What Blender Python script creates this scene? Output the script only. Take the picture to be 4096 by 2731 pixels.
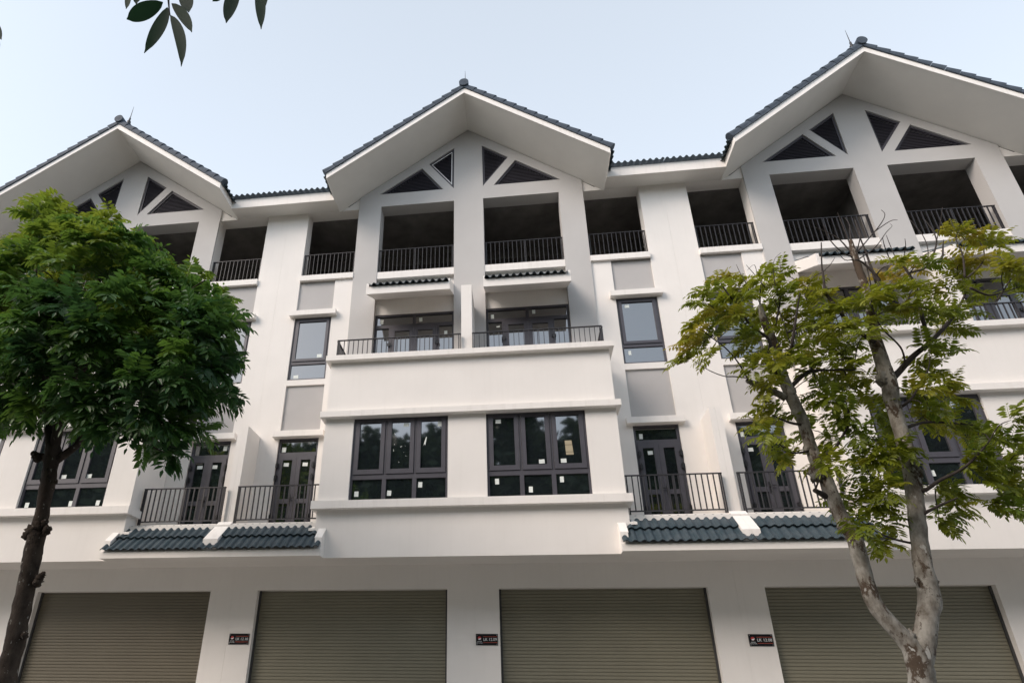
import bpy, math, random
from mathutils import Vector, noise
from mathutils.geometry import tessellate_polygon

# ------------------------------------------------------------------ camera, sky, sun, exposure
for o in list(bpy.data.objects): bpy.data.objects.remove(o)
S = bpy.context.scene; COL = S.collection
cam_d = bpy.data.cameras.new('camera'); cam = bpy.data.objects.new('camera', cam_d); COL.objects.link(cam); S.camera = cam
yaw, pitch, roll = -0.13273, 0.44534, 0.01460
cy, sy, cp, sp = math.cos(yaw), math.sin(yaw), math.cos(pitch), math.sin(pitch)
fwd = Vector((sy*cp, cy*cp, sp)); rgt = Vector((cy, -sy, 0)); up = rgt.cross(fwd)
r2 = rgt*math.cos(roll)+up*math.sin(roll); u2 = -rgt*math.sin(roll)+up*math.cos(roll)
from mathutils import Matrix
cam.matrix_world = Matrix(((r2.x, u2.x, -fwd.x, 0.956), (r2.y, u2.y, -fwd.y, -11.5466), (r2.z, u2.z, -fwd.z, 1.6), (0, 0, 0, 1)))
cam_d.sensor_width = 36; cam_d.lens = 2480.07/4096*36
cam_d.shift_x = (2048-1754.96)/4096; cam_d.shift_y = (1626.5-1365.5)/4096
cam_d.clip_start = 0.05; cam_d.clip_end = 2000

SUN_EL, SUN_AZ = math.radians(37), math.radians(-50)      # light comes from the front, a little from the left
sdir = Vector((math.sin(SUN_AZ)*math.cos(SUN_EL), -math.cos(SUN_AZ)*math.cos(SUN_EL), math.sin(SUN_EL)))
W_ = bpy.data.worlds.new('World'); S.world = W_; W_.use_nodes = True
wn = W_.node_tree.nodes; wl = W_.node_tree.links
sky = wn.new('ShaderNodeTexSky'); sky.sky_type = 'NISHITA'; sky.sun_disc = False
sky.sun_elevation = SUN_EL; sky.sun_rotation = math.atan2(sdir.x, sdir.y)
sky.air_density = 1.0; sky.dust_density = 3.0; sky.ozone_density = 1.0
mixs = wn.new('ShaderNodeMixRGB'); mixs.blend_type = 'MIX'; mixs.inputs[0].default_value = 0.72
mixs.inputs[2].default_value = (5.4, 5.95, 6.6, 1)         # thin high overcast in front of the blue
wl.new(sky.outputs[0], mixs.inputs[1])
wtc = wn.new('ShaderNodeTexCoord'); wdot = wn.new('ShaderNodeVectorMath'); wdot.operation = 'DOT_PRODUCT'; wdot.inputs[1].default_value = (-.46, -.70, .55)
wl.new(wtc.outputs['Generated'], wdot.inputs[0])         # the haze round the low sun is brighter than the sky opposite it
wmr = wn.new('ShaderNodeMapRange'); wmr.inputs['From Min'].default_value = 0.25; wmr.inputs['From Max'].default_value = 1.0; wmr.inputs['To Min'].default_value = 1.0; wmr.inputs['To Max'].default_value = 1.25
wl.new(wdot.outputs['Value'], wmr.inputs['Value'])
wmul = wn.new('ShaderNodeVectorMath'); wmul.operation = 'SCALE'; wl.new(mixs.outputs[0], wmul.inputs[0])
wsep = wn.new('ShaderNodeSeparateXYZ'); wl.new(wtc.outputs['Generated'], wsep.inputs[0]); wz = wn.new('ShaderNodeMapRange')   # and a little paler towards the horizon
wz.inputs['From Min'].default_value = .35; wz.inputs['From Max'].default_value = .95; wz.inputs['To Min'].default_value = 1.30; wz.inputs['To Max'].default_value = .86; wl.new(wsep.outputs['Z'], wz.inputs['Value'])
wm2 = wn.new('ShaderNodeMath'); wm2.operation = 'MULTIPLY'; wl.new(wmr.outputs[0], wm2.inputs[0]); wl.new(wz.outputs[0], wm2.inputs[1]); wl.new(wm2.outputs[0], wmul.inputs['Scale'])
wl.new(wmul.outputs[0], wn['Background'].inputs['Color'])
wn['Background'].inputs['Strength'].default_value = 0.125
sun_d = bpy.data.lights.new('sun', 'SUN'); sun_d.energy = 1.9; sun_d.angle = math.radians(30); sun_d.color = (1, 0.86, 0.76)
sun = bpy.data.objects.new('sun', sun_d); COL.objects.link(sun); sun.rotation_euler = (-sdir).to_track_quat('-Z', 'Y').to_euler()
S.view_settings.view_transform = 'Standard'; S.view_settings.look = 'None'; S.view_settings.exposure = 0.5; S.view_settings.gamma = 1
S.cycles.max_bounces = 8; S.cycles.diffuse_bounces = 5; S.cycles.use_denoising = True

# ------------------------------------------------------------------ helpers
def tag(o, label=None, cat=None, group=None, kind=None):
    if label: o['label'] = label
    if cat: o['category'] = cat
    if group: o['group'] = group
    if kind: o['kind'] = kind
    return o
def empty(name, loc, label=None, cat=None, group=None):
    o = bpy.data.objects.new(name, None); COL.objects.link(o); o.location = loc; o.empty_display_size = .3
    return tag(o, label, cat, group)
class MB:
    def __init__(s): s.v = []; s.f = []; s.c = None
    def add(s, vs, fs):
        n = len(s.v); s.v += [tuple(p) for p in vs]; s.f += [tuple(i+n for i in f) for f in fs]; return s
    def box(s, x0, x1, y0, y1, z0, z1):
        return s.add([(x0,y0,z0),(x1,y0,z0),(x1,y1,z0),(x0,y1,z0),(x0,y0,z1),(x1,y0,z1),(x1,y1,z1),(x0,y1,z1)],
                     [(0,3,2,1),(4,5,6,7),(0,1,5,4),(1,2,6,5),(2,3,7,6),(3,0,4,7)])
    def prism_x(s, poly, x0, x1):              # polygon in (y,z) pushed along x
        n = len(poly); s.add([(x0,y,z) for y,z in poly]+[(x1,y,z) for y,z in poly],
              [tuple(range(n))[::-1], tuple(range(n,2*n))]+[(i,(i+1)%n,n+(i+1)%n,n+i) for i in range(n)]); return s
    def prism_y(s, poly, y0, y1):
        n = len(poly); s.add([(x,y0,z) for x,z in poly]+[(x,y1,z) for x,z in poly],
              [tuple(range(n)), tuple(range(n,2*n))[::-1]]+[(i,n+i,n+(i+1)%n,(i+1)%n) for i in range(n)]); return s
    def wall(s, outer, holes, y0, y1, open_sides=()):
        loops = [outer]+list(holes); tris = tessellate_polygon([[Vector((x, z, 0)) for x, z in l] for l in loops])
        flat = [p for l in loops for p in l]; n = len(flat)
        fs = [tuple(t) for t in tris]+[tuple(i+n for i in t[::-1]) for t in tris]; k = 0
        for l in loops:
            m = len(l)
            for i in range(m):
                a, b = k+i, k+(i+1) % m; fs.append((a, n+a, n+b, b))
            k += m
        return s.add([(x,y0,z) for x,z in flat]+[(x,y1,z) for x,z in flat], fs)
    def rframe(s, x0, x1, z0, z1, y0, y1, w, wb=None, wt=None):   # four butted bars
        wb = w if wb is None else wb; wt = w if wt is None else wt
        s.box(x0,x0+w,y0,y1,z0,z1); s.box(x1-w,x1,y0,y1,z0,z1); s.box(x0+w,x1-w,y0,y1,z0,z0+wb); s.box(x0+w,x1-w,y0,y1,z1-wt,z1); return s
    def build(s, name, mat, parent=None, xf=None, smooth=False, flip=False, label=None):
        me = bpy.data.meshes.new(name); vs = [xf(p) for p in s.v] if xf else s.v
        me.from_pydata(vs, [], [f[::-1] for f in s.f] if flip else s.f); me.materials.append(mat)
        if smooth: me.polygons.foreach_set('use_smooth', [True]*len(me.polygons))
        if s.c:
            at = me.attributes.new('tint', 'FLOAT', 'POINT'); at.data.foreach_set('value', s.c)
        me.update(); o = bpy.data.objects.new(name, me); COL.objects.link(o)
        if parent: o.parent = parent
        if label: o['label'] = label
        return o
def catmull(P, n):
    out = []
    for i in range(len(P)-1):
        a, b, c, d = P[max(i-1,0)], P[i], P[i+1], P[min(i+2,len(P)-1)]
        for k in range(n):
            t = k/n; out.append(tuple(.5*(2*b[j]+(c[j]-a[j])*t+(2*a[j]-5*b[j]+4*c[j]-d[j])*t*t+(3*b[j]-a[j]-3*c[j]+d[j])*t**3) for j in range(4)))
    return out+[tuple(P[-1])]
def tube(mb, pts, seg=10, sub=4, rough=0.0, freq=6.0):
    P = catmull([tuple(p) for p in pts], sub); rings = []; ref = Vector((0.3, 1, 0.2)).normalized()
    for i, p in enumerate(P):
        c = Vector(p[:3]); d = (Vector(P[min(i+1,len(P)-1)][:3])-Vector(P[max(i-1,0)][:3])).normalized()
        a = d.cross(ref).normalized(); b = a.cross(d); r = max(p[3], .0008); ring = []
        for k in range(seg):
            t = 2*math.pi*k/seg; q = a*math.cos(t)+b*math.sin(t)
            rr = r*(1+rough*(noise.noise((c+q*r)*freq)+.5*noise.noise((c+q*r)*freq*3.1))) if rough else r
            ring.append(c+q*rr)
        rings.append(ring)
    vs = [v for r_ in rings for v in r_]; m = len(rings)
    fs = [(i*seg+k, i*seg+(k+1) % seg, (i+1)*seg+(k+1) % seg, (i+1)*seg+k) for i in range(m-1) for k in range(seg)]
    fs += [tuple(range(seg))[::-1], tuple((m-1)*seg+k for k in range(seg))]
    return mb.add(vs, fs)
def lump(mb, c, r, seed=0, sq=(1,1,1), n=10, m=7, amp=.35):    # rough knot or burl
    c = Vector(c); vs = []; fs = []
    for i in range(m+1):
        ph = math.pi*i/m
        for k in range(n):
            th = 2*math.pi*k/n; d = Vector((math.sin(ph)*math.cos(th), math.sin(ph)*math.sin(th), math.cos(ph)))
            rr = r*(1+amp*noise.noise(d*2.2+Vector((seed,0,0)))+amp*.6*noise.noise(d*5+Vector((0,seed,0))))
            vs.append(c+Vector((d.x*sq[0], d.y*sq[1], d.z*sq[2]))*rr)
    for i in range(m):
        for k in range(n): fs.append((i*n+k, i*n+(k+1) % n, (i+1)*n+(k+1) % n, (i+1)*n+k))
    return mb.add(vs, fs)

# ------------------------------------------------------------------ materials
def mat(name, col, rough=.8, var=0.0, scale=3.0, col2=None, bump=0.0, bscale=60.0, spec=.5, metal=0.0, ior=1.45, stain=None):
    m = bpy.data.materials.new(name); m.use_nodes = True; n = m.node_tree.nodes; l = m.node_tree.links; b = n['Principled BSDF']
    b.inputs['Roughness'].default_value = rough; b.inputs['Metallic'].default_value = metal; b.inputs['IOR'].default_value = ior
    b.inputs['Specular IOR Level'].default_value = spec
    tc = n.new('ShaderNodeTexCoord'); src = tc.outputs['Object']
    geo = n.new('ShaderNodeNewGeometry')
    if var or col2:
        nz = n.new('ShaderNodeTexNoise'); nz.inputs['Scale'].default_value = scale; nz.inputs['Detail'].default_value = 6; nz.inputs['Roughness'].default_value = .6
        l.new(geo.outputs['Position'], nz.inputs['Vector'])
        rp = n.new('ShaderNodeValToRGB'); rp.color_ramp.elements[0].position = .35; rp.color_ramp.elements[1].position = .68
        c2 = col2 or tuple(c*(1+var) for c in col); c1 = col if col2 else tuple(c*(1-var) for c in col)
        rp.color_ramp.elements[0].color = (*c1, 1); rp.color_ramp.elements[1].color = (*c2, 1)
        l.new(nz.outputs['Fac'], rp.inputs['Fac']); out = rp.outputs['Color']
        if stain:                                          # faint streaks of rain dirt running down
            mp = n.new('ShaderNodeMapping'); mp.inputs['Scale'].default_value = (7, 7, .45); l.new(geo.outputs['Position'], mp.inputs['Vector'])
            n2 = n.new('ShaderNodeTexNoise'); n2.inputs['Scale'].default_value = 1.6; n2.inputs['Detail'].default_value = 7; l.new(mp.outputs[0], n2.inputs['Vector'])
            r2_ = n.new('ShaderNodeValToRGB'); r2_.color_ramp.elements[0].position = .52; r2_.color_ramp.elements[1].position = .80
            r2_.color_ramp.elements[0].color = (0,0,0,1); r2_.color_ramp.elements[1].color = (stain,stain,stain,1); l.new(n2.outputs['Fac'], r2_.inputs['Fac'])
            mx = n.new('ShaderNodeMixRGB'); mx.blend_type = 'MIX'; l.new(r2_.outputs['Color'], mx.inputs[0]); l.new(out, mx.inputs[1])
            mx.inputs[2].default_value = (col[0]*.55, col[1]*.54, col[2]*.5, 1); out = mx.outputs[0]
        l.new(out, b.inputs['Base Color'])
    else: b.inputs['Base Color'].default_value = (*col, 1)
    if bump:
        nb = n.new('ShaderNodeTexNoise'); nb.inputs['Scale'].default_value = bscale; nb.inputs['Detail'].default_value = 4
        l.new(geo.outputs['Position'], nb.inputs['Vector'])
        bp = n.new('ShaderNodeBump'); bp.inputs['Strength'].default_value = bump; bp.inputs['Distance'].default_value = .02
        l.new(nb.outputs['Fac'], bp.inputs['Height']); l.new(bp.outputs[0], b.inputs['Normal'])
    return m
M = {}
M['white'] = mat('white_plaster', (.80,.765,.725), .85, var=.025, scale=.9, bump=.12, bscale=90, stain=.065, spec=.25)
M['trim'] = mat('white_trim', (.82,.785,.745), .8, var=.03, scale=2, bump=.10, bscale=80, stain=.22, spec=.25)
M['soffit'] = mat('soffit_paint', (.76,.735,.69), .9, var=.03, scale=1.2, bump=.1, bscale=70, spec=.2)
M['grey'] = mat('grey_plaster', (.50,.485,.47), .9, var=.03, scale=1.1, bump=.12, bscale=90, spec=.2)
M['panel'] = mat('grey_panel', (.45,.435,.425), .9, var=.03, scale=2, bump=.12, bscale=100, spec=.2)
M['frame'] = mat('dark_aluminium', (.068,.065,.077), .42, var=.08, scale=6, spec=.5)
M['glass'] = mat('dark_glass', (.012,.016,.018), .035, spec=.5, ior=2.75, bump=.012, bscale=1.3)
M['rail'] = mat('railing_paint', (.035,.034,.038), .45, var=.1, scale=9)
M['tile'] = mat('glazed_tile', (.030,.050,.062), .5, col2=(.058,.076,.088), scale=5, bump=.15, bscale=40, spec=.35)
M['louvre'] = mat('louvre_metal', (.048,.045,.056), .5, var=.1, scale=8)
M['shutter'] = mat('shutter_slat', (.215,.20,.148), .5, var=.06, scale=.8, bump=.05, bscale=30, spec=.4)
M['shutter2'] = mat('shutter_slat_brown', (.15,.132,.095), .5, var=.06, scale=.8, bump=.05, bscale=30, spec=.4)
M['guide'] = mat('shutter_guide', (.05,.05,.05), .5, var=.1)
M['inner'] = mat('raw_concrete', (.17,.16,.15), .95, var=.25, scale=2)
M['brick'] = mat('raw_brick', (.24,.12,.08), .95, col2=(.17,.10,.075), scale=7, bump=.4, bscale=16)
M['paper'] = mat('paper_label', (.74,.78,.74), .7, var=.02)
M['tan'] = mat('tan_flat', (.40,.34,.23), .8, var=.05)
M['ridge'] = mat('ridge_cap', (.060,.076,.098), .7, var=.16, scale=8, spec=.25)
M['black'] = mat('black_metal', (.02,.02,.022), .4, var=.1)
M['lightrim'] = mat('unpainted_strip', (.8,.8,.8), .5, var=.02)
M['asphalt'] = mat('asphalt', (.085,.085,.085), .9, var=.2, scale=20, bump=.3, bscale=200)
M['paving'] = mat('paving', (.38,.365,.34), .9, var=.12, scale=4, bump=.2, bscale=60)
M['kerb'] = mat('kerb_stone', (.38,.37,.35), .9, var=.1, scale=6)
M['earth'] = mat('earth', (.16,.15,.11), .95, col2=(.10,.12,.06), scale=.3)
M['plate'] = mat('plate_black', (.010,.009,.011), .25, var=.1)
M['red'] = mat('sign_red', (.42,.03,.03), .4, var=.05)
M['redline'] = mat('sign_line', (.40,.07,.045), .4, var=.05)
M['letter'] = mat('sign_letter', (.72,.74,.74), .5, var=.02)
M['screw'] = mat('screw', (.55,.56,.58), .35, metal=.6, var=.05)
def bark(name, a, b, c, lich, lsc, pos, seed, moss=0):
    m = bpy.data.materials.new(name); m.use_nodes = True; n = m.node_tree.nodes; l = m.node_tree.links; p = n['Principled BSDF']
    g = n.new('ShaderNodeNewGeometry'); mp = n.new('ShaderNodeMapping'); mp.inputs['Scale'].default_value = (1,1,.55); mp.inputs['Location'].default_value = (seed,0,0); l.new(g.outputs['Position'], mp.inputs['Vector'])
    def nz(sc, det=6, ro=.62):
        x = n.new('ShaderNodeTexNoise'); x.inputs['Scale'].default_value = sc; x.inputs['Detail'].default_value = det; x.inputs['Roughness'].default_value = ro; l.new(mp.outputs[0], x.inputs['Vector']); return x
    n1 = nz(9); r1 = n.new('ShaderNodeValToRGB'); r1.color_ramp.elements[0].position = .36; r1.color_ramp.elements[1].position = .62
    r1.color_ramp.elements[0].color = (*a,1); r1.color_ramp.elements[1].color = (*b,1); l.new(n1.outputs['Fac'], r1.inputs['Fac'])
    n2 = nz(6.5, 6, .72); r2_ = n.new('ShaderNodeValToRGB'); r2_.color_ramp.elements[0].position = pos; r2_.color_ramp.elements[1].position = pos+.045
    fac = n2.outputs['Fac']
    if moss:                                               # older mossy bark higher up, where the leaves keep it damp
        sz = n.new('ShaderNodeSeparateXYZ'); l.new(g.outputs['Position'], sz.inputs[0]); mz = n.new('ShaderNodeMapRange'); mz.inputs['From Min'].default_value = 4.6; mz.inputs['From Max'].default_value = 6.2; mz.inputs['To Max'].default_value = moss; l.new(sz.outputs['Z'], mz.inputs['Value'])
        ad = n.new('ShaderNodeMath'); ad.operation = 'ADD'; l.new(fac, ad.inputs[0]); l.new(mz.outputs[0], ad.inputs[1]); fac = ad.outputs[0]
    l.new(fac, r2_.inputs['Fac']); mx = n.new('ShaderNodeMixRGB'); l.new(r2_.outputs['Color'], mx.inputs[0]); l.new(r1.outputs['Color'], mx.inputs[1]); mx.inputs[2].default_value = (*c,1)
    n3 = nz(lsc, 3, .5); r3 = n.new('ShaderNodeValToRGB'); r3.color_ramp.elements[0].position = .66; r3.color_ramp.elements[1].position = .70
    l.new(n3.outputs['Fac'], r3.inputs['Fac']); m2 = n.new('ShaderNodeMixRGB'); l.new(r3.outputs['Color'], m2.inputs[0]); l.new(mx.outputs[0], m2.inputs[1]); m2.inputs[2].default_value = (*lich,1)
    l.new(m2.outputs[0], p.inputs['Base Color']); p.inputs['Roughness'].default_value = .9; p.inputs['Specular IOR Level'].default_value = .2
    bp = n.new('ShaderNodeBump'); bp.inputs['Strength'].default_value = .8; bp.inputs['Distance'].default_value = .02; n4 = nz(38, 6, .7); l.new(n4.outputs['Fac'], bp.inputs['Height']); l.new(bp.outputs[0], p.inputs['Normal'])
    return m
M['bark_dark'] = bark('bark_dark', (.030,.022,.017), (.062,.048,.038), (.018,.014,.012), (.20,.19,.17), 24, .60, 3)
M['bark_pale'] = bark('bark_pale', (.15,.13,.105), (.36,.34,.30), (.085,.062,.045), (.46,.45,.42), 13, .535, 0, .10)
M['twig'] = mat('twig_bark', (.045,.036,.032), .9, var=.3, scale=30)
def leafmat(name, c0, c1, c2, trans=.35, rough=.42):
    m = bpy.data.materials.new(name); m.use_nodes = True; n = m.node_tree.nodes; l = m.node_tree.links; p = n['Principled BSDF']; out = n['Material Output']
    a = n.new('ShaderNodeAttribute'); a.attribute_name = 'tint'
    r = n.new('ShaderNodeValToRGB'); r.color_ramp.elements[0].color = (*c0,1); r.color_ramp.elements[1].color = (*c2,1); e = r.color_ramp.elements.new(.5); e.color = (*c1,1)
    l.new(a.outputs['Fac'], r.inputs['Fac']); l.new(r.outputs['Color'], p.inputs['Base Color']); p.inputs['Roughness'].default_value = rough; p.inputs['Specular IOR Level'].default_value = .4
    t = n.new('ShaderNodeBsdfTranslucent'); hs = n.new('ShaderNodeHueSaturation'); hs.inputs['Hue'].default_value = .485; hs.inputs['Value'].default_value = 1.25; l.new(r.outputs['Color'], hs.inputs['Color']); l.new(hs.outputs[0], t.inputs['Color'])
    mx = n.new('ShaderNodeMixShader'); mx.inputs[0].default_value = trans; l.new(p.outputs[0], mx.inputs[1]); l.new(t.outputs[0], mx.inputs[2]); l.new(mx.outputs[0], out.inputs['Surface'])
    return m
M['leaf_dark'] = leafmat('leaf_deep_green', (.026,.082,.026), (.078,.178,.028), (.175,.240,.024), .38)
M['leaf_pale'] = leafmat('leaf_yellow_green', (.075,.140,.014), (.215,.250,.018), (.42,.33,.04), .45)
M['leaf_near'] = leafmat('leaf_near', (.018,.050,.028), (.025,.065,.03), (.05,.08,.02), .30, .62)
M['leaf_far'] = leafmat('leaf_far', (.02,.045,.02), (.03,.06,.02), (.04,.07,.02), .2)
# ------------------------------------------------------------------ the terrace: one townhouse is half a gable bay, u = 0 at the gable's centre line, u = 5 at the party line
YR, YC, YG = 1.067, 1.021, 1.16
RK = .7525                                                  # slope of the gable roof
def wave(mb, o, A, n_w, B, N, period, amp, thick, res=8):   # one course of pantiles: barrels along B, repeated along A
    o, A, B, N = Vector(o), Vector(A), Vector(B), Vector(N); k = int(n_w*res); pr = []
    for i in range(k+1):
        ph = i/res; fr = ph % 1.0; h = amp*(math.sin(math.pi*fr/.66)**.85 if fr < .66 else -.12*math.sin(math.pi*(fr-.66)/.34)); pr.append((ph*period, h))
    vs = []
    for (a, h) in pr: vs += [o+A*a+N*h, o+A*a+N*(h-thick), o+A*a+N*h+B, o+A*a+N*(h-thick)+B]
    fs = []
    for i in range(k):
        a, b = 4*i, 4*(i+1); fs += [(a,a+2,b+2,b), (a+1,b+1,b+3,a+3), (a,b,b+1,a+1), (a+2,a+3,b+3,b+2)]
    fs += [(0,1,3,2), (4*k,4*k+2,4*k+3,4*k+1)]
    return mb.add(vs, fs)
def inset(tri, d):
    n = len(tri); out = []; c = Vector((sum(p[0] for p in tri)/n, sum(p[1] for p in tri)/n))
    L = []
    for i in range(n):
        a, b = Vector(tri[i]), Vector(tri[(i+1) % n]); t = (b-a).normalized(); nn = Vector((-t.y, t.x))
        if nn.dot(c-a) < 0: nn = -nn
        L.append((a+nn*d, t))
    for i in range(n):
        (p, t), (q, s_) = L[i-1], L[i]; den = t.x*s_.y-t.y*s_.x; k = ((q.x-p.x)*s_.y-(q.y-p.y)*s_.x)/den; out.append(tuple(p+t*k))
    return out
def railing(mb, p0, p1, z0, z1, step=.108, bottom=None, double_mid=False, bw=.0062, top=(.022,.007), posts=True):
    a, b = Vector((*p0, 0)), Vector((*p1, 0)); d = (b-a); ln = d.length; d.normalize(); along_x = abs(d.x) > abs(d.y)
    dp = .015
    def bar(q, w, zz0, zz1):
        a_, b_ = (w, dp) if along_x else (dp, w); mb.box(q.x-a_, q.x+a_, q.y-b_, q.y+b_, zz0, zz1)
    lo = min(a.x,b.x), min(a.y,b.y); hi = max(a.x,b.x), max(a.y,b.y)
    if along_x: mb.box(lo[0], hi[0], a.y-top[0], a.y+top[0], z1-2*top[1], z1)
    else: mb.box(a.x-top[0], a.x+top[0], lo[1], hi[1], z1-2*top[1], z1)
    if bottom:
        if along_x: mb.box(lo[0]+.05, hi[0]-.05, a.y-.012, a.y+.012, bottom, bottom+.024)
        else: mb.box(a.x-.012, a.x+.012, lo[1]+.05, hi[1]-.05, bottom, bottom+.024)
    zb = bottom+.024 if bottom else z0
    n = max(1, round((ln-.1)/step)); st = (ln-.1)/n
    for i in range(1, n): bar(a+d*(.05+st*i), bw, zb, z1-2*top[1])
    for q in ((.015,), (.05,), (ln-.05,), (ln-.015,)): bar(a+d*q[0], bw*1.25, z0, z1-2*top[1])
    if double_mid: bar(a+d*(ln/2+.025), bw*1.2, z0, z1-2*top[1])
    return mb
T_LOW = [(2.45,14.20), (1.291,15.05), (.684,14.20)]
T_UP = [(1.098,15.18), (.387,15.714), (.395,14.20)]

def make_house(s, loc_x, shutter_mat):
    root = empty('townhouse', (loc_x, 0, 0)); xf = lambda p: (s*(p[0]-2.5), p[1], p[2]); fl = s < 0
    def part(name, mb, m, parent=None, smooth=False, label=None): return mb.build(name, m, parent or root, xf, smooth, fl, label)
    E = .001
    # --- white walls: ground floor frame, soffit slab, bay box, recessed wall
    w = MB()
    w.prism_y([(0,0),(.514,0),(.514,3.672),(4.486,3.672),(4.486,0),(5-E,0),(5-E,4.15),(0,4.15)], YG, YG+.36)
    w.box(0,5-E,.152,YG+.36,4.151,4.30)
    w.wall([(0,4.07),(5-E,4.07),(5-E,4.38),(2.99,4.38),(2.99,8.33),(0,8.33)], [[(.389,5.16),(2.376,5.16),(2.376,6.971),(.389,6.971)]], 0, .15)
    w.box(2.84,2.989,.151,YG+.3,4.301,8.33)
    w.box(0,2.839,.151,YG+.3,7.60,7.85)                                        # upper balcony deck
    w.wall([(2.992,4.80),(5-E,4.80),(5-E,13.88),(3.3,13.88),(2.992,14.13)],
           [[(3.477,4.84),(4.426,4.84),(4.426,7.036),(3.477,7.036)], [(3.477,7.19),(4.422,7.19),(4.422,8.40),(3.477,8.40)],
            [(3.477,8.551),(4.430,8.551),(4.430,10.331),(3.477,10.331)], [(3.477,10.475),(4.422,10.475),(4.422,11.44),(3.477,11.44)],
            [(3.0,11.58),(4.416,11.58),(4.416,13.76),(3.0,13.76)]], YR, YR+.34)
    w.box(2.84,5-E,.151,YG+.3,4.60,4.80)                                       # balcony slab
    w.box(0.389,2.376,1.15,1.40,10.32,11.50)                                   # wall above the balcony doors
    w.box(0.389,2.376,1.15,1.40,7.60,7.852)
    part('wall', w, M['white'])
    g = MB()
    g.wall([(0,7.85),(.389,7.85),(.389,13.758),(2.376,13.758),(2.376,7.85),(2.995,7.85),(2.995,14.115),(0,16.365)], [T_LOW, T_UP], YC, 1.40)
    part('gable_wall', g, M['grey'])
    for (z0, z1, y1) in ((8.33,8.455,.25), (6.971,7.101,-.001), (5.002,5.16,-.001)):
        c = MB(); c.box(0,3.08,-.139,y1,z0,z1)
        if y1 > 0: c.box(2.85,3.08,.2501,1.02,z0,z1)
        else: c.box(2.9905,3.08,-.001+.0015,.364,z0,z1)
        part('cornice', c, M['trim'])
    for (z0, z1) in ((7.15,8.40), (10.455,11.46)):
        part('grey_panel', MB().box(3.46,4.44,YR+.045,YR+.06,z0,z1), M['panel'])
    for (z0, z1) in ((10.331,10.472), (7.036,7.180)):
        part('lintel', MB().box(3.346,4.546,.936,YR+.001,z0,z1), M['trim'])
    part('sill', MB().box(.3895,2.3755,1.035,1.42,11.354,11.562), M['trim'])
    part('sill', MB().box(2.996,4.417,1.0,1.42,11.44,11.60), M['trim'])
    # --- fins between the balconies, half of each
    part('fin_wall', MB().box(4.885,5-E,.412,YR-.001,4.862,7.09), M['white'])
    part('fin_wall', MB().box(0,.12,.10,YC-.001,7.851,10.29), M['white'])
    # --- gable roof: soffit, fascia, tiles
    sf = MB(); z = lambda u: 16.385-RK*u
    sf.prism_y([(0,z(0)),(3.545,z(3.545)),(3.545,z(3.545)+.05),(0,z(0)+.05)], -.17, 1.063)
    sf.prism_y([(0,z(0)),(3.2,z(3.2)),(3.2,z(3.2)+.05),(0,z(0)+.05)], 1.42, 9)
    sf.prism_x([(.5525,13.67),(1.066,13.763),(1.066,13.88),(.5525,13.88)], 3.5455, 5-E)
    part('soffit', sf, M['soffit'])
    fa = MB(); zf = lambda u: 16.372-RK*u
    fa.prism_y([(0,zf(0)),(3.563,zf(3.563)),(3.563,zf(3.563)+.205),(0,zf(0)+.20)], -.194, -.170)
    fa.box(3.5455,3.563,-.1695,.534,13.685,13.905)
    fa.box(3.5635,5-E,.534,.552,13.665,13.965)
    part('fascia', fa, M['trim'])
    rf = MB(); zt = lambda u: 16.58-RK*u; L = math.hypot(1, RK); n_ = Vector((RK/L,0,1/L)); dn = Vector((1/L,0,-RK/L))
    rf.prism_y([(0,zt(0)),(3.555,zt(3.555)),(3.555,zt(3.555)+.05),(0,zt(0)+.05)], -.168, 9.2)
    rows = 11; ln = 3.66*L/rows
    for i in range(rows):
        o = Vector((0,-.10,zt(0)+.055))+dn*(ln*i)+n_*.0
        wave(rf, o, (0,1,0), 58, dn*(ln*1.04)-n_*.018+n_*.03*0, n_, .155, .05, .014, 6)
    # eave roof between two gables, rising to the back
    N2 = Vector((0,-.53,.85)).normalized(); B2 = Vector((0,.85,.53)).normalized()
    for i in range(10):
        o = Vector((3.50,.44,13.985))+B2*(.34*i)+N2*(.0)
        wave(rf, o+N2*.02, (1,0,0), 9.65, B2*.37-N2*.02, N2, .155, .044, .016, 10)
    rf.box(3.50,4.996,.56,.60,13.96,14.0)
    roof = part('roof', rf, M['tile'], smooth=False)
    rk = MB(); seg = .331; k = 14; seg = 3.605*L/k                             # capping tiles down the rake
    for i in range(k):
        for (a, b, sc0, sc1) in ((i*seg-.004, (i+1)*seg-.010, .90, 1.04),):
            vs = []
            for (t, sc) in ((a, sc0), (b, sc1)):
                for (yy, hh) in ((-.232,-.015),(-.238,.06),(-.225,.105),(-.19,.14),(-.13,.155),(-.06,.13),(-.03,.08),(-.03,-.01)):
                    lift = (.020 if sc > 1 else -.010) if hh > 0 else 0
                    p = Vector((0, -.13+(yy+.13)*(1.0 if hh < 0 else sc), zt(0)))+dn*max(t, 0)+n_*(hh*1.08-.008+lift); vs.append(p)
            rk.add(vs, [tuple(range(8))[::-1], tuple(range(8,16))]+[(j,(j+1) % 8,8+(j+1) % 8,8+j) for j in range(8)])
    part('verge_tile', rk, M['ridge'], roof)
    if s > 0:
        rc = MB(); pts = [(0,-.272,16.705,.128), (0,-.2,16.705,.126), (0,9.2,16.705,.126)]
        vs = []; sg = 20
        for (x, y, zz, r) in pts: vs += [(x+r*math.cos(2*math.pi*i/sg), y, zz+r*.98*math.sin(2*math.pi*i/sg)) for i in range(sg)]
        rc.add(vs, [(j*sg+i, j*sg+(i+1) % sg, (j+1)*sg+(i+1) % sg, (j+1)*sg+i) for j in range(2) for i in range(sg)]+[tuple(range(sg))])
        part('ridge_cap', rc, M['ridge'], roof)
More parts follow.
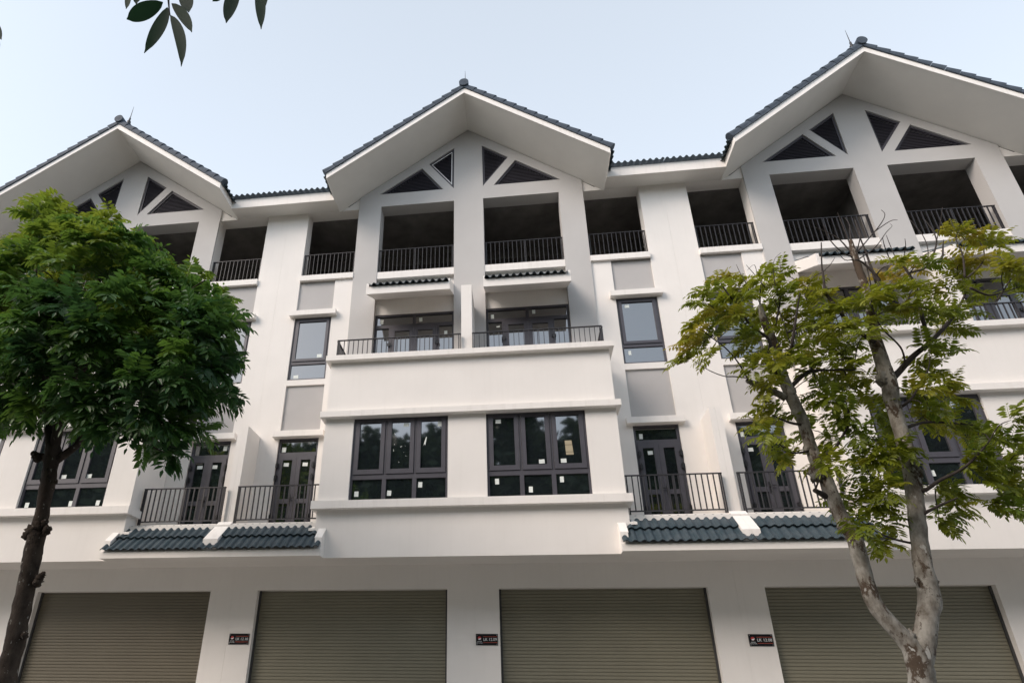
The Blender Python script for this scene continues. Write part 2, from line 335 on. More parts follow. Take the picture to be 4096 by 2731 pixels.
    # --- louvres in the gable
    for T in (T_LOW, T_UP):
        fr = MB(); A = inset(T, .003); B = inset(T, .058)
        fr.wall(A, [B], YC+.035, YC+.085); lo = part('louvre', fr, M['louvre'])
        bl = MB(); Cc = inset(T, .05); z0 = min(p[1] for p in Cc); z1 = max(p[1] for p in Cc); zz = z0+.02
        while zz < z1-.01:
            xs = []
            for i in range(3):
                (xa, za), (xb, zb) = Cc[i], Cc[(i+1) % 3]
                if (za-zz)*(zb-zz) < 0: xs.append(xa+(xb-xa)*(zz-za)/(zb-za))
            if len(xs) == 2 and abs(xs[0]-xs[1]) > .02:
                x0, x1 = min(xs), max(xs); bl.prism_x([(YC+.045,zz-.020),(YC+.052,zz-.020),(YC+.074,zz+.024),(YC+.067,zz+.024)], x0, x1)
            zz += .052
        part('blade', bl, M['louvre'], lo)
        part('louvre_back', MB().wall(inset(T, .002), [], YC+.16, YC+.17), M['black'], lo)
    # --- loggia interior on the top floor
    it = MB(); it.box(.001,5-E,1.42,8.8,11.2,11.35); it.box(.001,5-E,1.405,8.8,13.80,13.85); it.box(.001,.08,1.42,8.8,11.351,13.799); it.box(4.92,5-E,1.42,8.8,11.351,13.799)
    for yy in (3.2, 5.6): it.box(.0805,4.9195,yy,yy+.22,13.45,13.799)
    part('interior', it, M['inner'])
    part('brick_wall', MB().box(.0805,4.9195,6.6,6.8,11.351,13.799), M['brick'])
    part('back_wall', MB().box(0,5-E,8.85,9.0,0,13.9), M['white'])
    # --- railings
    part('railing', railing(MB(), (.392,1.12), (2.374,1.12), 11.56, 12.325, double_mid=True), M['rail'])
    part('railing', railing(MB(), (2.998,1.15), (4.414,1.15), 11.60, 12.37, step=.112), M['rail'])
    r = railing(MB(), (.122,.03), (2.905,.03), 8.455, 8.935, double_mid=True); railing(r, (2.905,.052), (2.905,1.0), 8.455, 8.935); r.box(.122,2.93,.0,.07,8.4555,8.463)
    part('balcony_railing', r, M['rail'])
    part('balcony_railing', railing(MB(), (3.03,.34), (4.865,.34), 4.86, 5.665, step=.109, bottom=4.93, double_mid=True, bw=.009, top=(.02,.010)), M['rail'])
    # --- roller shutter
    sh = MB(); zz = 0; ys = YG+.15
    while zz < 3.66:
        pr = [(0,0),(.013,.0002),(.013,.004),(.001,.006),(-.0012,.030),(0,.0555),(.008,.0565),(.013,.0615)]
        vs = []
        for (dy, dz) in pr[1:]: vs += [(.52,ys+dy,min(zz+dz,3.668)),(4.48,ys+dy,min(zz+dz,3.668))]
        m_ = len(pr)-1; sh.add(vs, [(2*i,2*i+1,2*i+3,2*i+2) for i in range(m_-1)]); zz += .0617
    sh.box(.52,4.48,ys+.0135,ys+.03,0,3.669)
    so = part('roller_shutter', sh, shutter_mat)
    part('guide_rail', MB().box(.515,.555,ys-.035,ys-.003,0,3.67), M['guide'], so); part('guide_rail', MB().box(4.445,4.485,ys-.035,ys-.003,0,3.67), M['guide'], so)
    # --- pantile canopy under the balconies
    cb = MB()
    cb.prism_x([(-.243,4.067),(-.243,4.19),(-.002,4.41),(-.002,4.067)], 2.765, 5-E)
    cb.prism_x([(.1515,4.45),(.1515,4.556),(.295,4.69),(.30,4.859),(.42,4.859),(.42,4.801),(.16,4.801),(.16,4.45)], 2.9915, 5-E)
    cn = part('canopy', cb, M['white'])
    tl = MB(); B3 = Vector((0,.30,.285)); N3 = Vector((0,-.285,.30)).normalized()
    wave(tl, Vector((2.785,-.305,4.222)), (1,0,0), 14.25, B3*1.12, N3, .155, .031, .016, 12)
    wave(tl, Vector((2.785,-.04,4.489))+N3*.032, (1,0,0), 14.25, B3*1.03, N3, .155, .031, .022, 12)
    part('tile', tl, M['tile'], cn)
    pp = MB()
    pp.prism_x([(-.20,4.20),(-.20,4.405),(-.002,4.60),(-.002,4.20)], 2.7645, 2.90)
    pp.prism_x([(-.20,4.405),(-.20,4.42),(-.0022,4.64),(-.0022,4.60)], 2.7645, 2.91)
    pp.box(2.7645,3.12,-.0018,.04,4.601,4.652)
    pp.prism_x([(.0402,4.55),(.0402,4.652),(.30,4.80),(.30,4.65)], 2.9905, 3.12)
    pp.prism_x([(-.215,4.20),(-.215,4.425),(.299,4.895),(.299,4.60)], 4.85, 5-E)
    pp.box(2.992,5-E,.2995,.425,4.80,4.8615)
    part('parapet', pp, M['trim'], cn)
    # --- small canopy over the upper balcony doors
    uc = MB(); uc.prism_x([(.15,10.245),(.15,10.455),(1.149,11.03),(1.149,10.775)], .3895, 2.3755); uo = part('canopy', uc, M['white'])
    ut = MB(); B4 = Vector((0,.5,.288)); N4 = Vector((0,-.5,.87)).normalized()
    wave(ut, Vector((.42,.085,10.462)), (1,0,0), 12.2, B4*1.0, N4, .155, .048, .016, 12); wave(ut, Vector((.42,.565,10.76)), (1,0,0), 12.2, B4*1.1, N4, .155, .048, .016, 10)
    part('tile', ut, M['tile'], uo)
    up_ = MB()
    for (a, b) in ((.3897,.425), (2.31,2.3753)): up_.prism_x([(.147,10.40),(.147,10.545),(.40,10.66),(1.148,11.10),(1.148,10.90)], a, b)
    part('parapet', up_, M['trim'], uo)
    # --- windows
    yw = .05
    f = MB(); f.rframe(.3895,2.3755,5.161,6.9705,yw,yw+.07,.045)
    f.box(.4345,2.3305,yw,yw+.07,5.635,5.735)
    for (a, b) in ((1.02,1.105), (1.635,1.72)): f.box(a,b,yw,yw+.07,5.206,5.634); f.box(a+.022,b-.022,yw,yw+.07,5.736,6.925)
    for (a, b) in ((.440,1.036), (1.089,1.65), (1.704,2.325)): f.rframe(a,b,5.74,6.922,yw-.018,yw+.04,.086,wb=.10,wt=.05)
    win = part('window', f, M['frame'])
    for (a, b) in ((.53,.95), (1.18,1.56), (1.79,2.24)): part('pane', MB().box(a-.02,b+.02,yw+.018,yw+.03,5.83,6.88), M['glass'], win)
    for (a, b) in ((.4345,1.02), (1.105,1.635), (1.72,2.3305)): part('pane', MB().box(a,b,yw+.03,yw+.04,5.206,5.635), M['glass'], win)
    y2 = YR+.04
    f = MB(); f.rframe(3.4775,4.4295,8.5515,10.3305,y2,y2+.06,.045); f.box(3.5225,4.3845,y2,y2+.06,8.99,9.07)
    f.rframe(3.53,4.377,9.075,10.28,y2-.02,y2+.03,.07); win2 = part('window', f, M['frame'])
    part('pane', MB().box(3.58,4.33,y2+.012,y2+.02,9.12,10.23), M['glass'], win2); part('pane', MB().box(3.5225,4.3845,y2+.03,y2+.04,8.5965,8.99), M['glass'], win2)
    # --- balcony door, first floor
    f = MB(); f.rframe(3.4775,4.4255,4.8405,7.0355,y2,y2+.07,.05,wb=.03); f.box(3.5275,4.3755,y2,y2+.07,6.615,6.70); door = part('balcony_door', f, M['frame'])
    part('pane', MB().box(3.5275,4.3755,y2+.035,y2+.045,6.70,6.9855), M['glass'], door)
    for (a, b) in ((3.530,3.9485), (3.9525,4.373)):
        lf = MB(); lf.rframe(a,b,4.873,6.61,y2-.02,y2+.03,.098,wb=.16,wt=.098); lf.box(a+.098,b-.098,y2-.02,y2+.03,5.50,5.60); part('door_leaf', lf, M['frame'], door)
        part('pane', MB().box(a+.095,b-.095,y2+.006,y2+.016,5.60,6.515), M['glass'], door); part('pane', MB().box(a+.095,b-.095,y2+.006,y2+.016,5.03,5.50), M['glass'], door)
    hd = MB().box(4.0,4.03,y2-.032,y2-.0205,5.46,5.70); hd.box(4.0,4.018,y2-.06,y2-.0322,5.60,5.618); hd.box(3.90,4.018,y2-.078,y2-.0602,5.60,5.62); part('handle', hd, M['black'], door)
    for x in (3.545, 4.385):
        for zz in (6.375, 6.09, 5.2): part('hinge', MB().box(x-.035,x+.035,y2-.05,y2-.0205,zz-.05,zz+.05).box(x-.014,x+.014,y2-.07,y2-.0502,zz-.07,zz+.07), M['black'], door)
    # --- glazed doors, upper balcony
    y3 = 1.17
    f = MB(); f.rframe(.3895,2.3755,7.853,10.3195,y3,y3+.07,.05,wb=.03); f.box(.4395,2.3255,y3,y3+.07,9.93,10.02); f.box(1.345,1.42,y3,y3+.07,10.02,10.2695)
    for x in (.765, 1.96): f.box(x,x+.05,y3,y3+.07,7.883,9.93)
    door2 = part('balcony_door', f, M['frame'])
    for (a, b) in ((.4395,1.345), (1.42,2.3255)): part('pane', MB().box(a,b,y3+.035,y3+.045,10.02,10.2695), M['glass'], door2)
    for (a, b) in ((.4395,.765), (2.01,2.3255)): part('pane', MB().box(a,b,y3+.035,y3+.045,7.883,9.93), M['glass'], door2)
    for (a, b) in ((.818,1.386), (1.390,1.957)):
        part('door_leaf', MB().rframe(a,b,7.89,9.925,y3-.02,y3+.03,.098,wb=.16), M['frame'], door2); part('pane', MB().box(a+.095,b-.095,y3+.006,y3+.016,8.05,9.83), M['glass'], door2)
    for (x, zz) in ((.80,9.44), (1.975,9.44), (.80,8.4), (1.975,8.4)): part('hinge', MB().box(x-.05,x+.05,y3-.05,y3-.0205,zz-.035,zz+.035).box(x-.018,x+.018,y3-.065,y3-.0502,zz-.06,zz+.06), M['black'], door2)
    return root

def dup(root, loc_x):
    r = root.copy(); COL.objects.link(r); r.location = (loc_x, 0, 0)
    for ch in root.children:
        c = ch.copy(); COL.objects.link(c); c.parent = r
        for g_ in ch.children:
            d = g_.copy(); COL.objects.link(d); d.parent = c
    return r
HR = make_house(1, 2.5, M['shutter']); HL = make_house(-1, -2.5, M['shutter'])
houses = {'D': HR, 'C': HL, 'B': dup(HR, -7.5), 'E': dup(HL, 7.5), 'A': dup(HL, -12.5), 'F': dup(HR, 12.5)}
LAB = {'A': 'white townhouse cut off by the left edge of the picture',
 'B': 'white townhouse mostly hidden behind the dense dark green tree, with a brownish shutter',
 'C': 'white townhouse with number plate LK 12.10 under the left half of the middle gable',
 'D': 'white townhouse with number plate LK 12.09 under the right half of the middle gable',
 'E': 'white townhouse with number plate LK 12.08 behind the forked pale tree',
 'F': 'white townhouse cut off by the right edge of the picture'}
for k, h in houses.items(): tag(h, LAB[k], 'townhouse', 'townhouses joined in one white terrace')
for ch in houses['B'].children:
    if ch.name.startswith('roller_shutter'):
        ch.data = ch.data.copy(); ch.data.materials[0] = M['shutter2']; ch['label'] = 'brownish roller shutter'
# paper labels left on the new glass: (house, parent part, index, x, z, w, h, y)
def find(h, name, i): return [c for c in houses[h].children if c.name.split('.')[0] == name][i]
ST = [('C','window',0,-1.2675,6.8085,.115,.081,.068),('C','window',0,-.569,6.8045,.08,.113,.068),('C','window',0,-2.2315,5.345,.085,.11,.08),('C','window',0,-1.5655,5.3465,.083,.107,.08),('C','window',0,-.9445,5.503,.081,.112,.08),
 ('D','window',0,.6345,6.802,.109,.088,.068),('D','window',0,1.4645,5.9085,.111,.085,.068),('D','window',0,1.887,5.91,.108,.084,.068),('D','window',0,.577,5.5255,.078,.115,.08),('D','window',0,1.223,5.346,.076,.116,.08),('D','window',0,1.8275,5.5325,.073,.117,.08),
 ('C','balcony_door',0,-4.30,6.785,.095,.115,1.142),('C','balcony_door',0,-4.19,6.4085,.12,.085,1.113),('C','balcony_door',0,-3.7485,6.406,.12,.085,1.113),
 ('D','balcony_door',0,3.6365,6.80,.073,.117,1.142),('D','balcony_door',0,3.775,6.41,.102,.084,1.113),('E','balcony_door',0,5.6925,6.765,.072,.112,1.142),('E','balcony_door',0,5.7835,6.41,.101,.081,1.113),
 ('B','balcony_door',0,-6.2535,6.41,.13,.08,1.113),('B','balcony_door',0,-5.8965,6.41,.13,.085,1.113),('B','balcony_door',0,-5.73,6.87,.09,.113,1.142),
 ('B','window',0,-9.431,5.29,.09,.112,.08),('B','window',0,-8.7445,5.90,.115,.085,.068),('B','window',0,-8.153,5.90,.115,.085,.068),('B','window',0,-8.4225,5.30,.085,.116,.08),('B','window',0,-7.80,5.302,.085,.11,.08),
 ('C','window',1,-3.70,9.22,.12,.09,1.119),('C','window',1,-4.238,8.67,.12,.088,1.137),('D','window',1,3.7205,10.12,.103,.087,1.119),('D','window',1,3.6445,8.86,.06,.105,1.137),('E','window',1,5.7705,10.10,.09,.087,1.119),
 ('C','balcony_door',1,-2.2115,10.15,.085,.118,1.205),('C','balcony_door',1,-1.2265,10.15,.081,.115,1.205),('C','balcony_door',1,-.60,9.7295,.077,.11,1.205),('D','balcony_door',1,.54,10.11,.074,.117,1.205),('D','balcony_door',1,1.5415,10.18,.075,.111,1.205),('D','balcony_door',1,.672,9.8155,.08,.037,1.205),
 ('E','window',0,9.083,6.76,.085,.09,.068),('E','window',0,8.40,5.45,.075,.11,.08),('E','window',0,7.95,6.72,.09,.11,.068)]
rs = random.Random(4)
for (h, pn, i, x, z, w, hh, y) in ST:
    p = find(h, pn, i); lx = x-houses[h].location.x; a = rs.uniform(-.05,.05); q = []
    for (dx, dz) in ((-w/2,-hh/2),(w/2,-hh/2),(w/2,hh/2),(-w/2,hh/2)): q.append((lx+dx*math.cos(a)-dz*math.sin(a), z+dx*math.sin(a)+dz*math.cos(a)))
    MB().prism_y(q, y-.003, y-.0008).build('paper_label', M['paper'], p)
pw = find('C','window',0); lx = 2.5
MB().prism_y([(lx-.90,6.33),(lx-.875,6.37),(lx-.865,6.33),(lx-.845,6.42),(lx-.83,6.53),(lx-.85,6.51),(lx-.872,6.44)], .0652, .067).build('torn_label', M['paper'], pw)
sp_ = MB()
for (x, z, ax, az) in ((-1.50,6.62,.012,.03),(-1.50,6.38,.006,.02),(-1.36,6.32,.02,.03),(-1.345,6.33,.006,.02),(-1.51,6.25,.008,.05),(-1.25,6.12,.006,.012),(-1.39,5.99,.006,.02),(-1.30,6.2,.005,.006),(-1.27,6.34,.005,.006),(-1.75,5.93,.006,.03)):
    sp_.prism_y([(lx+x-.004,z-az/2),(lx+x+.004,z-az/2),(lx+x+.004-ax,z+az/2),(lx+x-.004-ax,z+az/2)], .0652, .067)
sp_.build('paint_splash', M['paper'], pw)
pw = find('D','window',0); cd = MB(); cd.prism_y([(1.945-2.5,6.03),(2.09-2.5,6.03),(2.07-2.5,6.33),(1.935-2.5,6.33)], .0635, .067)  # plain tan rectangle on one pane, crossed by two dark lines
for (dx, dz) in ((0,0),): pass
cd.build('tan_patch', M['tan'], pw)
cl_ = MB(); cl_.box(1.936-2.5,2.082-2.5,.0610,.0632,6.235,6.243).box(1.942-2.5,2.088-2.5,.0610,.0632,6.085,6.091); cl_.build('tan_patch_line', M['black'], pw)
# the unpainted strip round one vent of the middle gable
lv = find('C','louvre',1); T2 = [(-(x-2.5), z) for x, z in T_UP]
MB().wall(inset(T2,.055), [inset(T2,.075)], YC+.030, YC+.036).build('louvre_trim', M['lightrim'], lv)
# lightning rods on the ridges
for (x, lab) in ((-10,'thin dark lightning rod on the ridge of the left gable'),(0,'thin dark lightning rod on the ridge of the middle gable'),(10,'thin dark lightning rod on the ridge of the right gable')):
    r = empty('lightning_rod', (x+.01,.12,16.8), lab, 'lightning rod', 'lightning rods on the gable ridges')
    b = MB(); tube(b, [(0,0,-.05,.06),(0,0,.06,.055),(0,0,.10,.05),(0,0,.12,.062),(0,0,.15,.062),(0,0,.17,.045),(0,0,.20,.055),(0,0,.23,.05),(0,0,.26,.028),(0,0,.36,.026),(0,0,.37,.012)], 10, 2); b.build('insulator', M['black'], r, smooth=True)
    b = MB(); tube(b, [(0,0,.36,.011),(0,0,.6,.009),(0,0,.86,.003)], 8, 2); b.build('spike', M['black'], r, smooth=True)
# number plates
def text(s, size, loc, mat_, parent, extr=.002):
    c = bpy.data.curves.new('text', 'FONT'); c.body = s; c.size = size; c.extrude = extr; c.align_x = 'CENTER'; c.align_y = 'CENTER'
    t = bpy.data.objects.new('text', c); COL.objects.link(t); bpy.context.view_layer.update()
    me = bpy.data.meshes.new_from_object(t.evaluated_get(bpy.context.evaluated_depsgraph_get())); bpy.data.objects.remove(t)
    me.materials.clear(); me.materials.append(mat_); o = bpy.data.objects.new('lettering', me); COL.objects.link(o); o.parent = parent; o.location = loc; o.rotation_euler = (math.pi/2,0,0); return o
for (x, n_, a) in ((-5,'LK 12.10',0),(0,'LK 12.09',0),(5,'LK 12.08',0)):
    r = empty('number_plate', (x+.26,YG,2.612), 'black house number plate with red emblem reading '+n_, 'sign', 'black number plates on the pillars')
    MB().box(-.21,.21,-.014,-.001,0,.206).build('plate', M['plate'], r)
    text(n_, .072, (.062,-.016,.103), M['letter'], r)
    text('HINODE', .022, (-.14,-.016,.066), M['letter'], r, .0012); text('ROYAL PARK', .020, (-.14,-.016,.040), M['letter'], r, .0012)
    for z in (.155, .050): MB().box(-.068,.20,-.0165,-.0142,z-.004,z+.004).build('red_line', M['redline'], r)
    em = MB(); n = 24; em.prism_y([(-.14+.032*math.cos(2*math.pi*i/n), .128+.032*math.sin(2*math.pi*i/n)) for i in range(n)], -.0165, -.0142); em.build('emblem', M['red'], r)
    em = MB(); em.prism_y([(-.168,.112),(-.150,.122),(-.128,.126),(-.109,.132),(-.113,.114),(-.128,.102),(-.145,.097),(-.157,.101)], -.019, -.0167); em.build('emblem_wave', M['letter'], r)
    for (dx, dz) in ((-.19,.185),(.19,.185),(-.19,.02),(.19,.02)):
        s_ = MB(); s_.prism_y([(dx+.006*math.cos(i*math.pi/4), dz+.006*math.sin(i*math.pi/4)) for i in range(8)], -.018, -.0142); s_.build('screw', M['screw'], r)
# ------------------------------------------------------------------ street
def sheet(name, x0, x1, y0, y1, z, m, label=None): return tag(MB().add([(x0,y0,z),(x1,y0,z),(x1,y1,z),(x0,y1,z)], [(0,1,2,3)]).build(name, m), None, None, None, 'structure')
sheet('ground', -600, 600, -600, 600, -.14, M['earth'])
sheet('road', -200, 200, -14.6, -6.2, -.13, M['asphalt'])
tag(MB().box(-200,200,-6.0,10,-.135,0).build('pavement', M['paving']), kind='structure')
tag(MB().box(-200,200,-6.2,-6.001,-.135,.0).build('kerb', M['kerb']), kind='structure')
tag(MB().box(-200,200,-24,-14.8,-.135,0).build('pavement', M['paving']), kind='structure')
tag(MB().box(-200,200,-14.799,-14.6,-.135,0).build('kerb', M['kerb']), kind='structure')
# ------------------------------------------------------------------ tree skeletons: (x, y, z, radius) along each limb, and the ends of the leafy twigs
LT_trunk=((-4.883,-4.5,1.486,0.112),(-4.925,-4.5,1.823,0.106),(-4.949,-4.5,2.199,0.108),(-4.995,-4.5,2.591,0.105),(-5.028,-4.5,3.005,0.105),(-5.057,-4.5,3.263,0.103),(-5.076,-4.5,3.504,0.098),(-5.086,-4.5,3.698,0.083),(-5.108,-4.5,3.894,0.084),(-5.13,-4.5,4.11,0.088),(-5.177,-4.5,4.39,0.093),(-5.203,-4.5,4.594,0.097),(-5.316,-4.5,4.817,0.061),(-5.453,-4.5,5.161,0.056),(-5.653,-4.5,5.682,0.046),(-5.908,-4.5,6.279,0.037),(-6.187,-4.5,6.963,0.027),(-6.464,-4.5,7.696,0.016),)
LT_limbs=(((-5.182,-4.5,4.55,0.074),(-5.165,-4.557,4.823,0.061),(-5.134,-4.614,5.093,0.054),(-5.078,-4.671,5.56,0.045),(-4.986,-4.729,6.042,0.039),(-4.945,-4.786,6.589,0.029),(-5.022,-4.843,7.307,0.018),(-5.207,-4.9,7.985,0.011),),((-5.174,-4.5,4.414,0.067),(-5.085,-4.462,4.511,0.057),(-4.946,-4.425,4.668,0.044),(-4.938,-4.388,4.793,0.038),(-4.742,-4.35,5.045,0.035),(-4.461,-4.312,5.319,0.028),(-4.086,-4.275,5.555,0.021),(-3.625,-4.238,5.792,0.014),(-3.309,-4.2,6.042,0.009),),((-5.17,-4.5,4.485,0.06),(-5.366,-4.5,4.506,0.05),(-5.487,-4.5,4.561,0.04),),((-5.228,-4.5,5.659,0.035),(-4.67,-4.725,5.984,0.028),(-4.066,-4.95,6.21,0.021),(-3.48,-5.175,6.42,0.013),(-2.967,-5.4,6.538,0.008),),((-5.653,-4.5,5.682,0.036),(-6.02,-4.667,6.102,0.025),(-6.372,-4.833,6.487,0.018),(-6.732,-5.0,6.879,0.011),),((-5.186,-4.5,6.191,0.029),(-5.086,-4.233,7.3,0.022),(-5.148,-3.967,8.309,0.015),(-5.422,-3.7,8.994,0.009),),((-5.215,-4.5,4.85,0.034),(-4.75,-4.725,5.061,0.023),(-3.965,-4.95,4.641,0.016),(-3.288,-5.175,4.29,0.01),(-2.867,-5.4,4.063,0.006),),)
